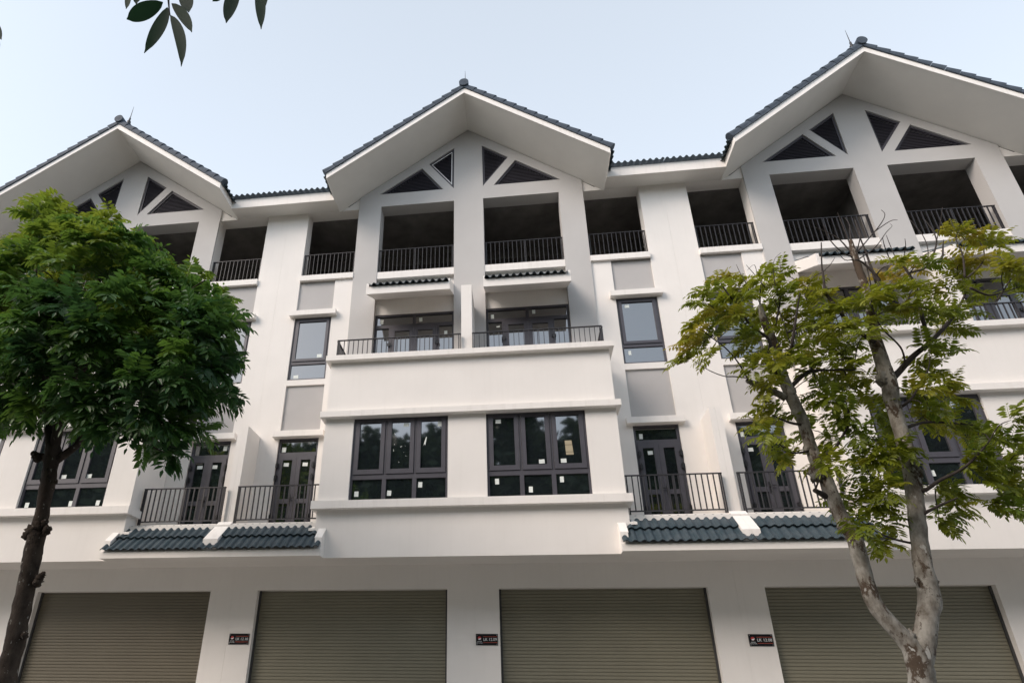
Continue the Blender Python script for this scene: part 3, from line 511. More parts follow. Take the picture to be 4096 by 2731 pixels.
LT_cl=((-6.033,-4.808,8.1,),(-3.806,-5.848,6.018,),(-6.003,-4.183,8.091,),(-3.415,-5.602,5.255,),(-5.719,-5.278,7.698,),(-3.624,-5.548,4.909,),(-3.675,-5.493,6.231,),(-5.343,-3.223,7.22,),(-4.879,-5.618,6.81,),(-7.31,-3.188,6.914,),(-3.868,-4.832,7.138,),(-4.021,-5.616,4.611,),(-7.446,-3.953,6.568,),(-5.986,-4.12,6.701,),(-7.067,-4.727,7.587,),(-4.368,-3.733,6.051,),(-4.099,-5.777,4.866,),(-5.742,-4.163,6.075,),(-6.709,-4.108,7.336,),(-3.964,-5.812,5.298,),(-6.83,-3.086,8.259,),(-7.687,-3.569,8.777,),(-6.091,-5.179,7.09,),(-4.356,-5.691,5.326,),(-3.92,-5.471,5.219,),(-4.676,-3.584,6.608,),(-6.085,-4.962,5.547,),(-6.59,-4.517,5.977,),(-2.612,-5.397,5.2,),(-6.495,-3.567,9.458,),(-4.629,-5.05,6.088,),(-4.307,-3.318,5.787,),(-5.414,-5.552,5.569,),(-4.626,-5.596,5.089,),(-5.447,-5.312,6.521,),(-7.276,-3.404,6.974,),(-3.321,-5.562,4.49,),(-2.946,-5.031,4.905,),(-3.76,-5.632,4.689,),(-6.244,-3.694,8.803,),(-6.14,-5.059,7.478,),(-5.357,-4.711,6.04,),(-2.799,-5.409,4.768,),(-7.54,-3.779,8.478,),(-4.593,-3.496,7.989,),(-7.331,-3.815,5.695,),(-2.879,-5.447,5.582,),(-4.733,-5.511,7.203,),(-7.507,-3.75,6.029,),(-6.191,-4.967,5.886,),(-5.378,-3.82,8.582,),(-3.806,-5.712,5.638,),(-4.687,-5.8,5.31,),(-3.015,-5.721,4.42,),(-5.356,-3.273,7.965,),(-6.044,-3.559,6.949,),(-6.408,-4.384,8.866,),(-4.023,-5.395,6.02,),(-4.724,-4.962,7.072,),(-6.917,-3.59,5.703,),(-6.387,-3.287,7.016,),(-3.625,-5.214,6.179,),(-5.539,-4.853,5.694,),(-4.019,-3.35,7.295,),(-3.711,-5.281,5.676,),(-6.357,-3.424,9.144,),(-7.375,-3.362,7.561,),(-5.819,-5.37,7.184,),(-4.807,-3.069,6.49,),(-3.076,-4.815,6.382,),(-3.737,-5.368,6.746,),(-6.503,-3.801,7.899,),(-4.851,-5.222,6.036,),(-5.266,-3.73,7.473,),(-4.929,-5.626,5.32,),(-4.121,-3.636,4.971,),(-4.755,-3.29,7.152,),(-3.176,-5.762,4.587,),(-2.856,-5.776,5.178,),(-3.597,-4.912,5.186,),(-6.385,-4.935,5.565,),(-3.017,-5.641,5.528,),(-4.571,-4.105,6.806,),(-6.623,-4.708,5.721,),(-7.856,-3.822,8.458,),(-7.365,-3.895,7.012,),(-4.454,-3.74,5.827,),(-5.945,-3.23,7.443,),(-6.671,-4.38,8.936,),(-5.449,-3.571,5.329,),(-7.473,-3.524,5.802,),(-2.899,-4.911,6.05,),(-5.668,-3.777,5.697,),(-3.075,-4.057,5.5,),(-6.627,-5.021,6.7,),(-4.924,-5.224,6.991,),(-4.774,-5.752,5.541,),(-2.936,-5.649,5.828,),(-3.148,-5.605,5.775,),(-6.426,-4.803,8.747,),(-6.763,-3.317,8.58,),(-4.742,-4.107,7.692,),(-3.991,-5.198,4.593,),(-4.419,-5.237,7.093,),(-8.188,-3.848,8.561,),(-2.991,-5.088,6.415,),(-6.327,-4.848,6.236,),(-3.583,-3.906,7.277,),(-5.848,-3.385,5.709,),(-5.427,-3.777,7.034,),(-4.906,-4.1,5.716,),(-5.605,-5.417,5.548,),(-7.326,-3.723,9.316,),(-4.616,-4.801,4.993,),(-5.297,-3.76,6.419,),(-7.026,-3.842,7.351,),(-4.949,-4.61,5.455,),(-6.116,-4.201,5.356,),(-4.106,-5.105,6.334,),(-5.787,-3.398,5.965,),(-6.479,-4.285,8.382,),(-4.878,-3.776,5.506,),(-3.346,-4.223,4.949,),(-5.511,-3.626,7.261,),(-6.225,-3.929,5.552,),(-5.386,-4.67,5.274,),(-7.61,-3.143,7.549,),(-7.006,-3.299,8.816,),(-5.552,-5.544,5.782,),(-2.969,-5.373,4.433,),(-7.233,-3.283,8.399,),(-6.216,-5.032,8.303,),(-7.068,-3.723,8.308,),(-5.95,-5.084,7.343,),(-6.845,-5.067,7.401,),(-5.803,-5.465,5.945,),(-5.056,-5.114,4.811,),(-3.597,-5.235,6.513,),(-3.884,-3.995,7.105,),(-7.215,-3.628,8.883,),(-2.988,-5.204,4.584,),(-4.86,-5.447,7.405,),(-5.382,-4.749,8.021,),(-6.347,-4.268,5.125,),(-4.119,-5.01,6.613,),(-5.45,-4.974,6.017,),(-3.257,-5.862,4.896,),(-3.406,-5.362,4.449,),(-2.566,-5.578,5.07,),(-7.812,-3.749,8.742,),(-6.146,-5.115,6.752,),(-2.982,-5.339,4.178,),(-3.466,-4.083,5.697,),(-5.291,-3.332,6.845,),(-7.284,-3.491,8.7,),(-5.181,-4.586,6.647,),(-6.11,-3.198,6.588,),(-3.335,-4.92,6.475,),(-4.923,-4.792,6.146,),(-4.872,-4.731,6.832,),(-5.825,-4.717,4.982,),(-4.737,-5.088,4.896,),(-6.046,-3.89,8.245,),(-6.894,-3.633,7.012,),(-7.693,-3.401,7.823,),(-5.715,-3.099,6.522,),(-4.484,-5.228,5.799,),(-4.844,-3.252,7.908,),(-4.005,-5.411,6.369,),(-5.49,-5.07,4.992,),(-6.132,-3.31,8.35,),(-6.624,-3.538,6.393,),(-5.673,-4.799,5.527,),(-5.664,-3.537,8.181,),(-4.25,-4.671,6.346,),(-3.603,-4.106,5.527,),(-4.292,-3.921,4.898,),(-5.0,-3.382,6.73,),(-4.988,-3.779,6.291,),(-4.422,-5.074,6.423,),(-3.83,-5.035,5.288,),(-7.385,-3.296,6.665,),(-7.821,-3.601,8.275,),(-6.093,-3.168,7.059,),(-4.23,-3.923,6.874,),(-7.539,-3.848,6.221,),(-4.382,-5.594,7.167,),(-6.49,-3.156,6.731,),(-4.79,-3.547,5.939,),(-3.117,-5.399,6.168,),(-5.877,-5.141,5.492,),(-6.122,-5.091,5.227,),(-3.833,-4.06,5.544,),(-3.933,-3.603,6.163,),(-5.696,-4.979,4.843,),(-6.749,-3.835,8.307,),(-6.599,-3.448,5.961,),(-4.417,-3.227,6.566,),(-4.649,-5.354,6.109,),(-3.688,-3.975,6.242,),(-3.741,-5.58,4.47,),(-4.125,-5.272,5.506,),(-6.416,-4.027,5.746,),(-7.356,-3.632,9.626,),(-3.328,-5.308,6.109,),(-5.096,-5.387,6.157,),(-4.329,-5.356,5.668,),(-7.57,-3.729,8.91,),(-4.182,-3.927,6.157,),(-5.757,-4.99,7.703,),(-6.787,-3.918,8.025,),(-6.356,-4.651,6.946,),(-2.863,-5.332,5.997,),(-3.807,-5.227,6.013,),(-4.824,-3.173,6.701,),(-4.867,-3.774,7.076,),(-2.608,-5.62,5.453,),(-6.065,-3.778,9.322,),(-4.63,-3.464,6.934,),(-6.853,-3.632,6.045,),(-4.791,-3.749,6.114,),(-6.418,-3.396,7.63,),(-8.391,-3.452,8.472,),(-5.932,-3.647,8.651,),(-4.477,-3.73,5.225,),(-4.246,-5.068,4.773,),(-5.119,-3.874,5.251,),(-5.02,-3.721,7.89,),(-4.512,-3.944,5.887,),(-4.762,-5.786,6.051,),(-3.922,-5.255,7.006,),(-4.838,-3.315,6.935,),(-5.802,-3.509,6.733,),(-7.162,-4.012,6.875,),(-5.056,-5.116,6.379,),(-4.67,-4.767,6.267,),(-4.091,-4.06,5.968,),(-3.879,-5.158,6.63,),(-6.582,-3.145,7.307,),(-7.275,-3.379,9.094,),(-6.502,-4.009,7.816,),(-2.77,-5.632,5.631,),(-3.459,-5.166,5.45,),(-3.871,-4.952,6.22,),(-3.49,-5.652,6.119,),(-5.41,-3.959,8.113,),(-3.724,-5.523,5.337,),(-2.648,-5.252,5.99,),(-4.845,-5.473,4.808,),(-4.38,-5.439,4.749,),(-6.668,-3.416,6.601,),(-3.544,-5.032,6.091,),(-4.022,-3.781,6.414,),(-5.159,-3.171,6.373,),(-7.421,-3.433,7.88,),(-5.401,-5.263,6.288,),(-6.931,-3.566,6.495,),(-5.952,-3.584,8.445,),(-4.658,-4.813,7.749,),(-4.112,-3.945,7.826,),(-4.342,-4.907,6.832,),(-4.469,-3.377,7.469,),(-3.674,-5.669,5.997,),(-6.32,-5.299,6.833,),(-5.624,-4.71,5.269,),(-5.07,-5.721,6.267,),(-6.771,-4.323,5.21,),(-5.318,-5.356,4.802,),(-6.64,-3.497,7.76,),(-2.628,-5.436,5.777,),(-7.694,-3.616,6.448,),(-5.2,-5.489,7.011,),(-6.222,-4.98,6.559,),(-6.664,-4.11,8.657,),(-3.907,-5.934,5.486,),(-6.413,-3.291,8.541,),(-6.143,-4.849,7.583,),(-6.971,-4.188,5.563,),(-5.106,-3.489,7.347,),(-4.701,-5.069,7.322,),(-4.889,-3.893,6.776,),(-5.425,-5.401,5.127,),(-4.602,-4.318,7.816,),(-3.32,-5.361,5.42,),(-4.154,-5.216,5.716,),(-4.902,-4.035,6.545,),(-2.743,-5.07,4.967,),(-5.373,-4.02,6.259,),(-3.983,-3.386,6.654,),(-5.498,-4.039,6.021,),(-5.806,-5.349,6.726,),(-5.228,-3.642,8.299,),(-5.289,-5.394,7.437,),(-5.129,-5.446,5.948,),(-3.25,-4.026,6.173,),(-7.664,-3.728,6.778,),(-7.456,-3.297,9.279,),(-4.573,-5.547,5.961,),(-3.498,-5.425,5.162,),(-6.153,-5.246,6.411,),(-5.889,-3.715,7.164,),(-4.894,-5.452,5.623,),(-6.649,-3.762,8.539,),(-5.466,-3.436,7.09,),(-5.346,-3.568,5.996,),(-4.128,-5.86,5.473,),(-4.529,-5.805,6.1,),(-2.947,-5.548,5.321,),(-5.329,-5.128,7.916,),(-3.43,-5.146,6.692,),(-5.943,-5.39,6.992,),(-5.867,-4.808,5.665,),(-2.68,-5.211,5.436,),(-4.329,-4.942,7.293,),(-4.165,-5.44,7.258,),(-7.306,-3.978,8.793,),(-4.281,-5.922,5.844,),(-4.918,-5.84,5.737,),(-2.945,-5.518,4.905,),(-4.25,-4.322,6.109,),(-3.229,-5.293,4.969,),(-6.441,-5.089,7.217,),(-4.621,-3.663,7.084,),(-3.713,-4.985,5.658,),(-2.739,-5.793,4.834,),(-6.64,-3.466,7.116,),(-6.667,-4.182,9.073,),(-4.583,-3.8,6.863,),(-6.633,-3.989,6.724,),(-7.525,-3.552,6.779,),)
LT_cen=(-4.839,-4.5,6.211,)
RT_a=((4.689,-4.5,1.555,0.118),(4.72,-4.5,1.77,0.117),(4.75,-4.5,1.902,0.113),(4.757,-4.5,2.058,0.112),(4.727,-4.5,2.172,0.091),(4.673,-4.5,2.265,0.082),(4.6,-4.5,2.383,0.078),(4.498,-4.5,2.618,0.074),(4.491,-4.5,2.917,0.075),(4.484,-4.5,3.228,0.077),(4.403,-4.5,3.554,0.071),(4.362,-4.5,3.895,0.069),(4.318,-4.5,4.106,0.07),(4.295,-4.5,4.35,0.063),(4.279,-4.5,4.627,0.064),(4.227,-4.5,4.915,0.065),(4.199,-4.5,5.151,0.06),(4.19,-4.5,5.392,0.055),(4.188,-4.5,5.673,0.049),(4.155,-4.5,5.853,0.047),(4.135,-4.5,6.063,0.041),(4.135,-4.5,6.23,0.029),)
RT_b=((4.737,-4.5,1.902,0.096),(4.826,-4.5,2.127,0.103),(4.949,-4.5,2.402,0.095),(5.041,-4.5,2.615,0.096),(5.065,-4.5,2.835,0.09),(5.106,-4.5,3.139,0.078),(5.179,-4.5,3.536,0.08),(5.229,-4.5,3.783,0.081),(5.274,-4.5,4.085,0.075),(5.285,-4.5,4.427,0.073),(5.303,-4.5,4.784,0.078),(5.332,-4.5,5.03,0.085),(5.334,-4.5,5.156,0.083),(5.34,-4.5,5.338,0.074),(5.343,-4.5,5.648,0.067),(5.379,-4.5,5.887,0.055),(5.422,-4.5,6.18,0.047),(5.437,-4.5,6.411,0.046),(5.433,-4.5,6.646,0.043),(5.435,-4.5,6.931,0.039),(5.451,-4.5,7.161,0.023),)
RT_limbs=(((4.177,-4.5,5.22,0.036),(4.063,-4.571,5.27,0.032),(4.015,-4.643,5.373,0.025),(4.044,-4.714,5.59,0.018),(3.849,-4.786,5.757,0.015),(3.735,-4.857,5.955,0.012),(3.579,-4.929,6.23,0.009),(3.526,-5.0,6.305,0.005),),((4.113,-4.5,5.327,0.027),(4.31,-4.575,5.51,0.021),(4.333,-4.65,5.597,0.017),(4.434,-4.725,5.957,0.012),(4.495,-4.8,6.188,0.006),),((4.155,-4.5,4.918,0.044),(3.952,-4.567,5.021,0.036),(3.756,-4.633,5.08,0.033),(3.699,-4.7,5.065,0.024),),((3.799,-4.5,5.148,0.011),(3.69,-4.575,5.379,0.009),(3.547,-4.65,5.555,0.008),(3.325,-4.725,5.738,0.006),(3.235,-4.8,5.84,0.003),),((3.8,-4.5,5.199,0.008),(3.628,-4.55,5.203,0.008),(3.485,-4.6,5.191,0.006),(3.307,-4.65,5.255,0.005),(3.127,-4.7,5.376,0.003),),((5.334,-4.5,5.106,0.05),(5.446,-4.45,5.157,0.038),(5.745,-4.4,5.43,0.033),(6.039,-4.35,5.652,0.027),(6.38,-4.3,5.962,0.022),(6.667,-4.25,6.298,0.014),(6.891,-4.2,6.629,0.008),),((5.542,-4.5,5.245,0.015),(5.535,-4.575,5.285,0.012),(5.493,-4.65,5.443,0.01),(5.322,-4.725,5.656,0.009),(5.245,-4.8,5.805,0.006),),((5.233,-4.5,3.746,0.035),(5.283,-4.58,3.719,0.021),(5.411,-4.66,3.801,0.017),(5.584,-4.74,3.879,0.014),(5.716,-4.82,3.984,0.012),(5.863,-4.9,4.143,0.008),),((5.088,-4.5,3.418,0.021),(5.218,-4.567,3.478,0.018),(5.345,-4.633,3.537,0.013),(5.493,-4.7,3.594,0.008),),((5.019,-4.5,3.179,0.013),(4.803,-4.567,3.22,0.01),(4.603,-4.633,3.312,0.008),(4.457,-4.7,3.431,0.005),),((5.301,-4.5,4.701,0.02),(5.447,-4.575,4.785,0.014),(5.601,-4.65,4.996,0.011),(5.662,-4.725,5.114,0.007),(5.691,-4.8,5.298,0.004),),((5.284,-4.5,4.452,0.023),(5.608,-4.4,4.575,0.016),(5.936,-4.3,4.606,0.012),(6.285,-4.2,4.603,0.007),),((4.204,-4.5,5.015,0.03),(4.529,-4.4,5.289,0.021),(4.844,-4.3,5.361,0.014),(5.185,-4.2,5.397,0.008),),((4.304,-4.5,4.124,0.034),(4.478,-4.575,4.209,0.02),(4.547,-4.65,4.297,0.014),(4.67,-4.725,4.502,0.008),(4.639,-4.8,4.715,0.004),),((4.296,-4.5,4.556,0.02),(4.095,-4.6,4.552,0.013),(3.883,-4.7,4.61,0.009),),((4.305,-4.5,4.245,0.014),(4.019,-4.65,4.167,0.01),(3.824,-4.8,4.234,0.007),),((5.275,-4.5,4.062,0.019),(5.185,-4.35,4.211,0.014),(5.163,-4.2,4.458,0.009),),((5.233,-4.5,3.832,0.016),(5.057,-4.4,3.841,0.011),(4.939,-4.3,3.996,0.007),),((4.375,-4.5,5.809,0.012),(4.665,-4.433,5.943,0.011),(5.01,-4.367,6.037,0.008),(5.3,-4.3,6.251,0.005),),((4.253,-4.5,5.928,0.013),(4.439,-4.4,6.362,0.01),(4.477,-4.3,6.752,0.007),),((5.384,-4.5,5.886,0.018),(5.497,-4.55,6.252,0.034),(5.553,-4.6,6.439,0.022),(5.406,-4.65,6.685,0.011),(5.297,-4.7,6.694,0.008),),((5.58,-4.5,6.473,0.019),(5.628,-4.433,7.042,0.012),(5.665,-4.367,7.305,0.008),(5.724,-4.3,7.663,0.005),),((5.935,-4.5,5.557,0.024),(5.912,-4.54,5.752,0.023),(5.913,-4.58,6.013,0.021),(5.925,-4.62,6.318,0.018),(5.843,-4.66,6.599,0.012),(5.735,-4.7,6.694,0.006),),((6.01,-4.5,6.593,0.013),(6.265,-4.45,6.704,0.013),(6.515,-4.4,7.07,0.01),(6.587,-4.35,7.315,0.007),(6.584,-4.3,7.575,0.003),),((6.228,-4.5,6.668,0.013),(6.48,-4.433,6.822,0.014),(6.62,-4.367,7.088,0.008),(6.707,-4.3,7.22,0.005),),((6.605,-4.5,6.466,0.012),(6.715,-4.467,6.835,0.01),(6.746,-4.433,7.103,0.006),(6.826,-4.4,7.249,0.005),),((6.633,-4.5,6.463,0.012),(6.902,-4.467,6.699,0.009),(7.008,-4.433,6.915,0.008),(7.033,-4.4,7.063,0.005),),((6.852,-4.5,6.108,0.011),(7.131,-4.45,6.422,0.009),(7.282,-4.4,6.601,0.006),),((6.613,-4.5,6.313,0.015),(6.795,-4.467,6.21,0.012),(6.999,-4.433,6.256,0.009),(7.218,-4.4,6.338,0.006),),((4.947,-4.5,6.369,0.019),(5.048,-4.533,5.998,0.022),(5.161,-4.567,5.715,0.024),(5.269,-4.6,5.546,0.027),),((4.942,-4.5,6.35,0.019),(4.99,-4.5,6.639,0.013),(5.01,-4.5,6.798,0.01),(5.09,-4.5,7.161,0.007),),((4.316,-4.5,3.7,0.036),(4.238,-4.55,3.729,0.03),(4.176,-4.6,3.743,0.026),),)
RT_twigs=(((5.422,-4.5,6.879,0.01),(5.259,-4.576,6.917,0.008),(5.114,-4.653,7.071,0.006),(5.052,-4.729,7.259,0.003),),((5.421,-4.5,6.924,0.01),(5.317,-4.515,7.169,0.008),(5.187,-4.53,7.295,0.005),(5.046,-4.545,7.381,0.003),),((5.425,-4.5,6.964,0.01),(5.535,-4.412,7.364,0.008),(5.618,-4.324,7.564,0.005),(5.651,-4.235,7.774,0.003),),((5.445,-4.5,6.922,0.01),(5.674,-4.473,7.17,0.008),(5.909,-4.447,7.425,0.007),(6.034,-4.42,7.61,0.005),(6.031,-4.394,7.723,0.003),),((5.784,-4.5,7.284,0.007),(5.934,-4.604,7.346,0.005),(5.952,-4.707,7.272,0.003),),((5.454,-4.5,6.84,0.008),(5.761,-4.428,7.075,0.007),(6.013,-4.356,7.366,0.005),(6.164,-4.284,7.522,0.003),(6.203,-4.212,7.627,0.002),),((5.47,-4.5,6.96,0.008),(5.644,-4.398,7.28,0.007),(5.735,-4.296,7.576,0.003),),((5.431,-4.5,7.046,0.008),(5.401,-4.528,7.403,0.007),(5.375,-4.556,7.597,0.003),),((5.429,-4.5,6.862,0.008),(5.251,-4.588,6.787,0.005),(5.134,-4.676,6.887,0.003),),((5.496,-4.5,6.325,0.008),(5.567,-4.443,6.714,0.006),(5.618,-4.386,7.04,0.005),),((5.834,-4.5,6.806,0.006),(5.729,-4.646,6.897,0.006),(5.642,-4.793,6.942,0.003),),((5.91,-4.5,6.759,0.006),(5.898,-4.504,7.041,0.005),(5.895,-4.508,7.203,0.003),),((5.968,-4.5,6.754,0.006),(5.971,-4.637,6.882,0.005),(5.904,-4.774,6.913,0.003),),((6.228,-4.5,6.668,0.01),(6.379,-4.421,6.983,0.006),(6.447,-4.342,7.294,0.005),(6.431,-4.263,7.625,0.003),),((6.45,-4.5,7.033,0.006),(6.533,-4.559,7.263,0.005),(6.602,-4.618,7.497,0.003),),((4.377,-4.5,6.374,0.006),(4.358,-4.578,6.633,0.005),(4.375,-4.656,6.81,0.003),(4.444,-4.734,6.862,0.002),),((4.25,-4.5,6.502,0.006),(4.142,-4.557,6.666,0.005),(4.04,-4.615,6.792,0.003),),((4.046,-4.5,6.558,0.007),(4.059,-4.361,6.823,0.005),(4.088,-4.222,7.105,0.003),),((4.191,-4.5,6.666,0.005),(4.147,-4.602,6.793,0.003),(4.001,-4.703,6.646,0.002),),((4.496,-4.5,6.721,0.005),(4.5,-4.533,6.898,0.003),),((4.991,-4.5,6.679,0.006),(5.12,-4.479,6.805,0.005),(5.222,-4.458,6.934,0.003),),((3.985,-4.5,5.928,0.008),(3.772,-4.563,5.846,0.006),(3.6,-4.626,5.818,0.003),),((4.373,-4.5,5.664,0.006),(4.359,-4.483,6.119,0.006),(4.333,-4.465,6.402,0.005),),((3.915,-4.5,5.951,0.006),(3.783,-4.636,6.02,0.005),(3.682,-4.773,6.009,0.003),),((4.105,-4.5,5.538,0.006),(3.88,-4.509,5.554,0.006),(3.814,-4.519,5.559,0.003),),)
RT_cl=((4.519,-3.724,6.577,),(4.398,-4.317,6.325,),(4.588,-4.003,6.266,),(4.069,-4.502,5.755,),(4.432,-4.013,5.842,),(4.395,-4.583,5.507,),(4.715,-4.126,5.646,),(4.629,-3.752,5.751,),(4.121,-4.314,6.172,),(4.217,-3.959,5.772,),(4.051,-4.514,5.117,),(3.814,-4.469,6.092,),(3.773,-4.791,5.596,),(4.707,-4.557,5.823,),(5.239,-4.164,5.776,),(5.093,-4.023,5.795,),(3.928,-4.061,6.977,),(4.11,-4.116,6.794,),(4.109,-4.806,6.441,),(4.692,-4.003,7.065,),(3.316,-4.87,6.08,),(3.356,-4.426,6.038,),(3.168,-4.726,5.676,),(3.123,-4.459,5.478,),(3.671,-3.746,5.967,),(3.684,-4.269,6.272,),(3.899,-3.825,6.266,),(3.441,-4.082,5.862,),(3.794,-4.777,6.146,),(4.314,-4.037,6.71,),(4.49,-4.528,6.384,),(4.942,-4.16,6.696,),(4.93,-4.445,6.332,),(4.77,-4.123,6.292,),(4.873,-4.473,6.014,),(5.041,-4.624,6.011,),(4.814,-4.736,5.631,),(5.047,-3.796,6.128,),(4.741,-3.895,6.206,),(3.792,-4.596,5.537,),(3.728,-4.831,5.132,),(5.01,-4.771,5.7,),(5.029,-3.937,6.561,),(5.382,-3.795,6.591,),(4.349,-3.7,5.084,),(3.941,-4.416,4.837,),(3.748,-4.839,4.31,),(3.925,-4.64,4.204,),(3.877,-4.392,4.621,),(4.768,-4.023,5.444,),(5.158,-3.705,5.519,),(5.079,-4.177,5.169,),(5.193,-4.148,5.006,),(4.547,-4.73,4.754,),(4.638,-4.627,5.294,),(4.902,-4.734,5.218,),(5.375,-4.136,5.35,),(4.316,-4.418,4.753,),(4.677,-3.725,4.81,),(4.862,-3.879,4.602,),(4.834,-4.325,4.675,),(4.723,-4.638,4.355,),(4.372,-4.453,4.109,),(4.292,-4.862,3.933,),(4.185,-4.167,4.253,),(5.22,-3.9,5.486,),(4.664,-4.286,5.066,),(5.274,-4.728,5.995,),(5.394,-4.814,6.071,),(5.638,-4.834,6.481,),(6.346,-4.047,6.955,),(6.215,-3.831,7.004,),(5.972,-4.825,6.458,),(5.685,-4.889,6.066,),(6.672,-3.753,6.689,),(5.599,-4.688,5.89,),(5.763,-4.03,6.166,),(5.955,-4.445,5.918,),(5.866,-4.895,5.697,),(6.828,-3.935,6.71,),(6.859,-4.09,6.796,),(6.801,-4.219,6.387,),(6.54,-4.337,6.059,),(6.812,-4.249,6.839,),(6.974,-4.28,7.212,),(6.808,-4.386,7.263,),(7.197,-4.258,7.209,),(7.374,-4.149,7.179,),(6.858,-4.715,6.356,),(7.2,-4.418,6.402,),(7.422,-4.169,6.374,),(6.887,-4.802,6.286,),(6.521,-3.928,6.103,),(6.606,-4.033,5.992,),(5.846,-4.502,5.465,),(5.998,-4.11,5.471,),(5.992,-4.222,5.27,),(5.993,-4.395,5.043,),(5.541,-4.458,4.903,),(6.195,-4.112,5.009,),(5.509,-4.736,4.581,),(6.144,-3.862,4.758,),(5.679,-4.264,4.665,),(6.117,-4.14,4.637,),(6.381,-3.882,4.574,),(6.006,-4.633,4.306,),(6.587,-4.012,4.448,),(6.737,-4.07,4.45,),(5.793,-4.724,4.046,),(6.284,-4.205,4.137,),(6.43,-4.234,4.091,),(6.784,-3.768,4.031,),(6.095,-4.468,3.761,),(5.723,-4.612,4.005,),(6.312,-4.37,3.646,),(6.029,-4.587,3.507,),(5.874,-4.627,3.826,),(5.656,-3.738,4.833,),(4.97,-4.657,4.159,),(5.221,-4.0,4.538,),(4.843,-4.634,4.026,),(5.399,-3.895,4.186,),(4.957,-4.12,4.058,),(4.835,-4.675,3.701,),(5.33,-4.096,3.904,),(4.993,-4.049,3.868,),(5.138,-4.628,4.165,),(5.224,-4.35,4.743,),(5.598,-4.251,3.846,),(5.855,-4.064,3.84,),(5.917,-4.017,3.705,),(5.894,-3.809,3.677,),(5.547,-4.22,3.456,),(4.807,-3.878,3.804,),(4.855,-4.085,3.711,),(5.0,-3.94,3.601,),(4.445,-4.739,3.262,),(4.948,-4.296,3.448,),(4.832,-4.291,3.204,),)
RT_cen=(5.114,-4.5,5.002,)
OL=((((-0.328,-10.2,4.041,),(-0.405,-10.2,3.986,),(-0.46,-10.2,3.961,),),0.032),(((-0.349,-10.15,4.094,),(-0.358,-10.15,3.948,),(-0.384,-10.15,3.82,),),0.029),(((-0.233,-10.25,3.864,),(-0.162,-10.25,3.713,),(-0.129,-10.25,3.564,),),0.022),(((-0.382,-10.1,4.206,),(-0.3,-10.1,4.092,),(-0.251,-10.1,3.995,),),0.023),(((-0.412,-10.05,4.38,),(-0.357,-10.05,4.291,),(-0.334,-10.05,4.215,),),0.033),(((-0.839,-9.9,4.747,),(-0.806,-9.9,4.641,),(-0.798,-9.9,4.567,),),0.018),(((0.034,-10.3,3.924,),(0.036,-10.3,3.793,),(0.035,-10.3,3.692,),),0.027),(((0.051,-10.2,4.076,),(0.084,-10.2,3.931,),(0.105,-10.2,3.798,),),0.021),(((-0.165,-10.1,4.307,),(-0.173,-10.1,4.223,),(-0.199,-10.1,4.185,),),0.021),(((0.004,-10.08,4.289,),(0.013,-10.08,4.187,),(0.019,-10.08,4.104,),),0.018),(((-1.214,-10.1,4.236,),(-1.16,-10.1,4.159,),(-1.124,-10.1,4.103,),),0.021),(((-1.188,-10.1,4.13,),(-1.138,-10.1,4.073,),(-1.113,-10.1,4.036,),),0.021),(((-0.513,-10.1,4.36,),(-0.544,-10.1,4.297,),(-0.544,-10.1,4.229,),),0.027),)
OT=(((-0.494,-10.2,5.016,0.017),(-0.395,-10.2,4.495,0.012),(-0.331,-10.2,4.153,0.006),(-0.295,-10.2,4.003,0.003),(-0.278,-10.2,3.947,0.002),),((-0.395,-10.2,4.495,0.008),(-0.228,-10.2,4.315,0.006),(-0.081,-10.2,4.199,0.004),(-0.022,-10.2,4.09,0.002),),((-0.081,-10.2,4.199,0.004),(0.007,-10.2,4.165,0.003),(0.056,-10.2,4.074,0.002),),((-0.447,-10.2,4.795,0.008),(-0.543,-10.2,4.547,0.005),(-0.539,-10.2,4.296,0.003),(-0.512,-10.2,4.173,0.002),),((-0.47,-10.2,4.903,0.01),(-0.762,-10.2,4.675,0.008),(-1.159,-10.2,4.632,0.005),(-1.235,-10.2,4.337,0.003),(-1.118,-10.2,4.079,0.002),),)
LT_bu=((-5.112,-4.54,3.475,0.088),(-5.184,-4.54,3.432,0.047),(-4.923,-4.54,3.487,0.056),(-5.05,-4.54,3.541,0.076),(-4.984,-4.54,3.572,0.05),(-4.828,-4.54,2.906,0.049),(-4.844,-4.54,2.853,0.054),(-4.801,-4.54,2.947,0.03),(-5.353,-4.54,4.469,0.053),(-5.404,-4.54,4.492,0.04),(-4.996,-4.54,4.131,0.029),(-5.199,-4.54,4.164,0.029),(-4.816,-4.54,2.246,0.041),(-4.903,-4.54,2.351,0.035))
RT_bu=((5.071,-4.54,2.768,0.066),(5.123,-4.54,2.787,0.041),(4.968,-4.54,2.784,0.041),(4.256,-4.54,3.954,0.089),(4.322,-4.54,3.99,0.067),(4.384,-4.54,3.365,0.059),(5.264,-4.54,3.923,0.093),(5.236,-4.54,3.776,0.076),(4.269,-4.54,4.27,0.074),(4.218,-4.54,4.965,0.077),(4.733,-4.54,2.224,0.074),(5.271,-4.54,5.098,0.088))
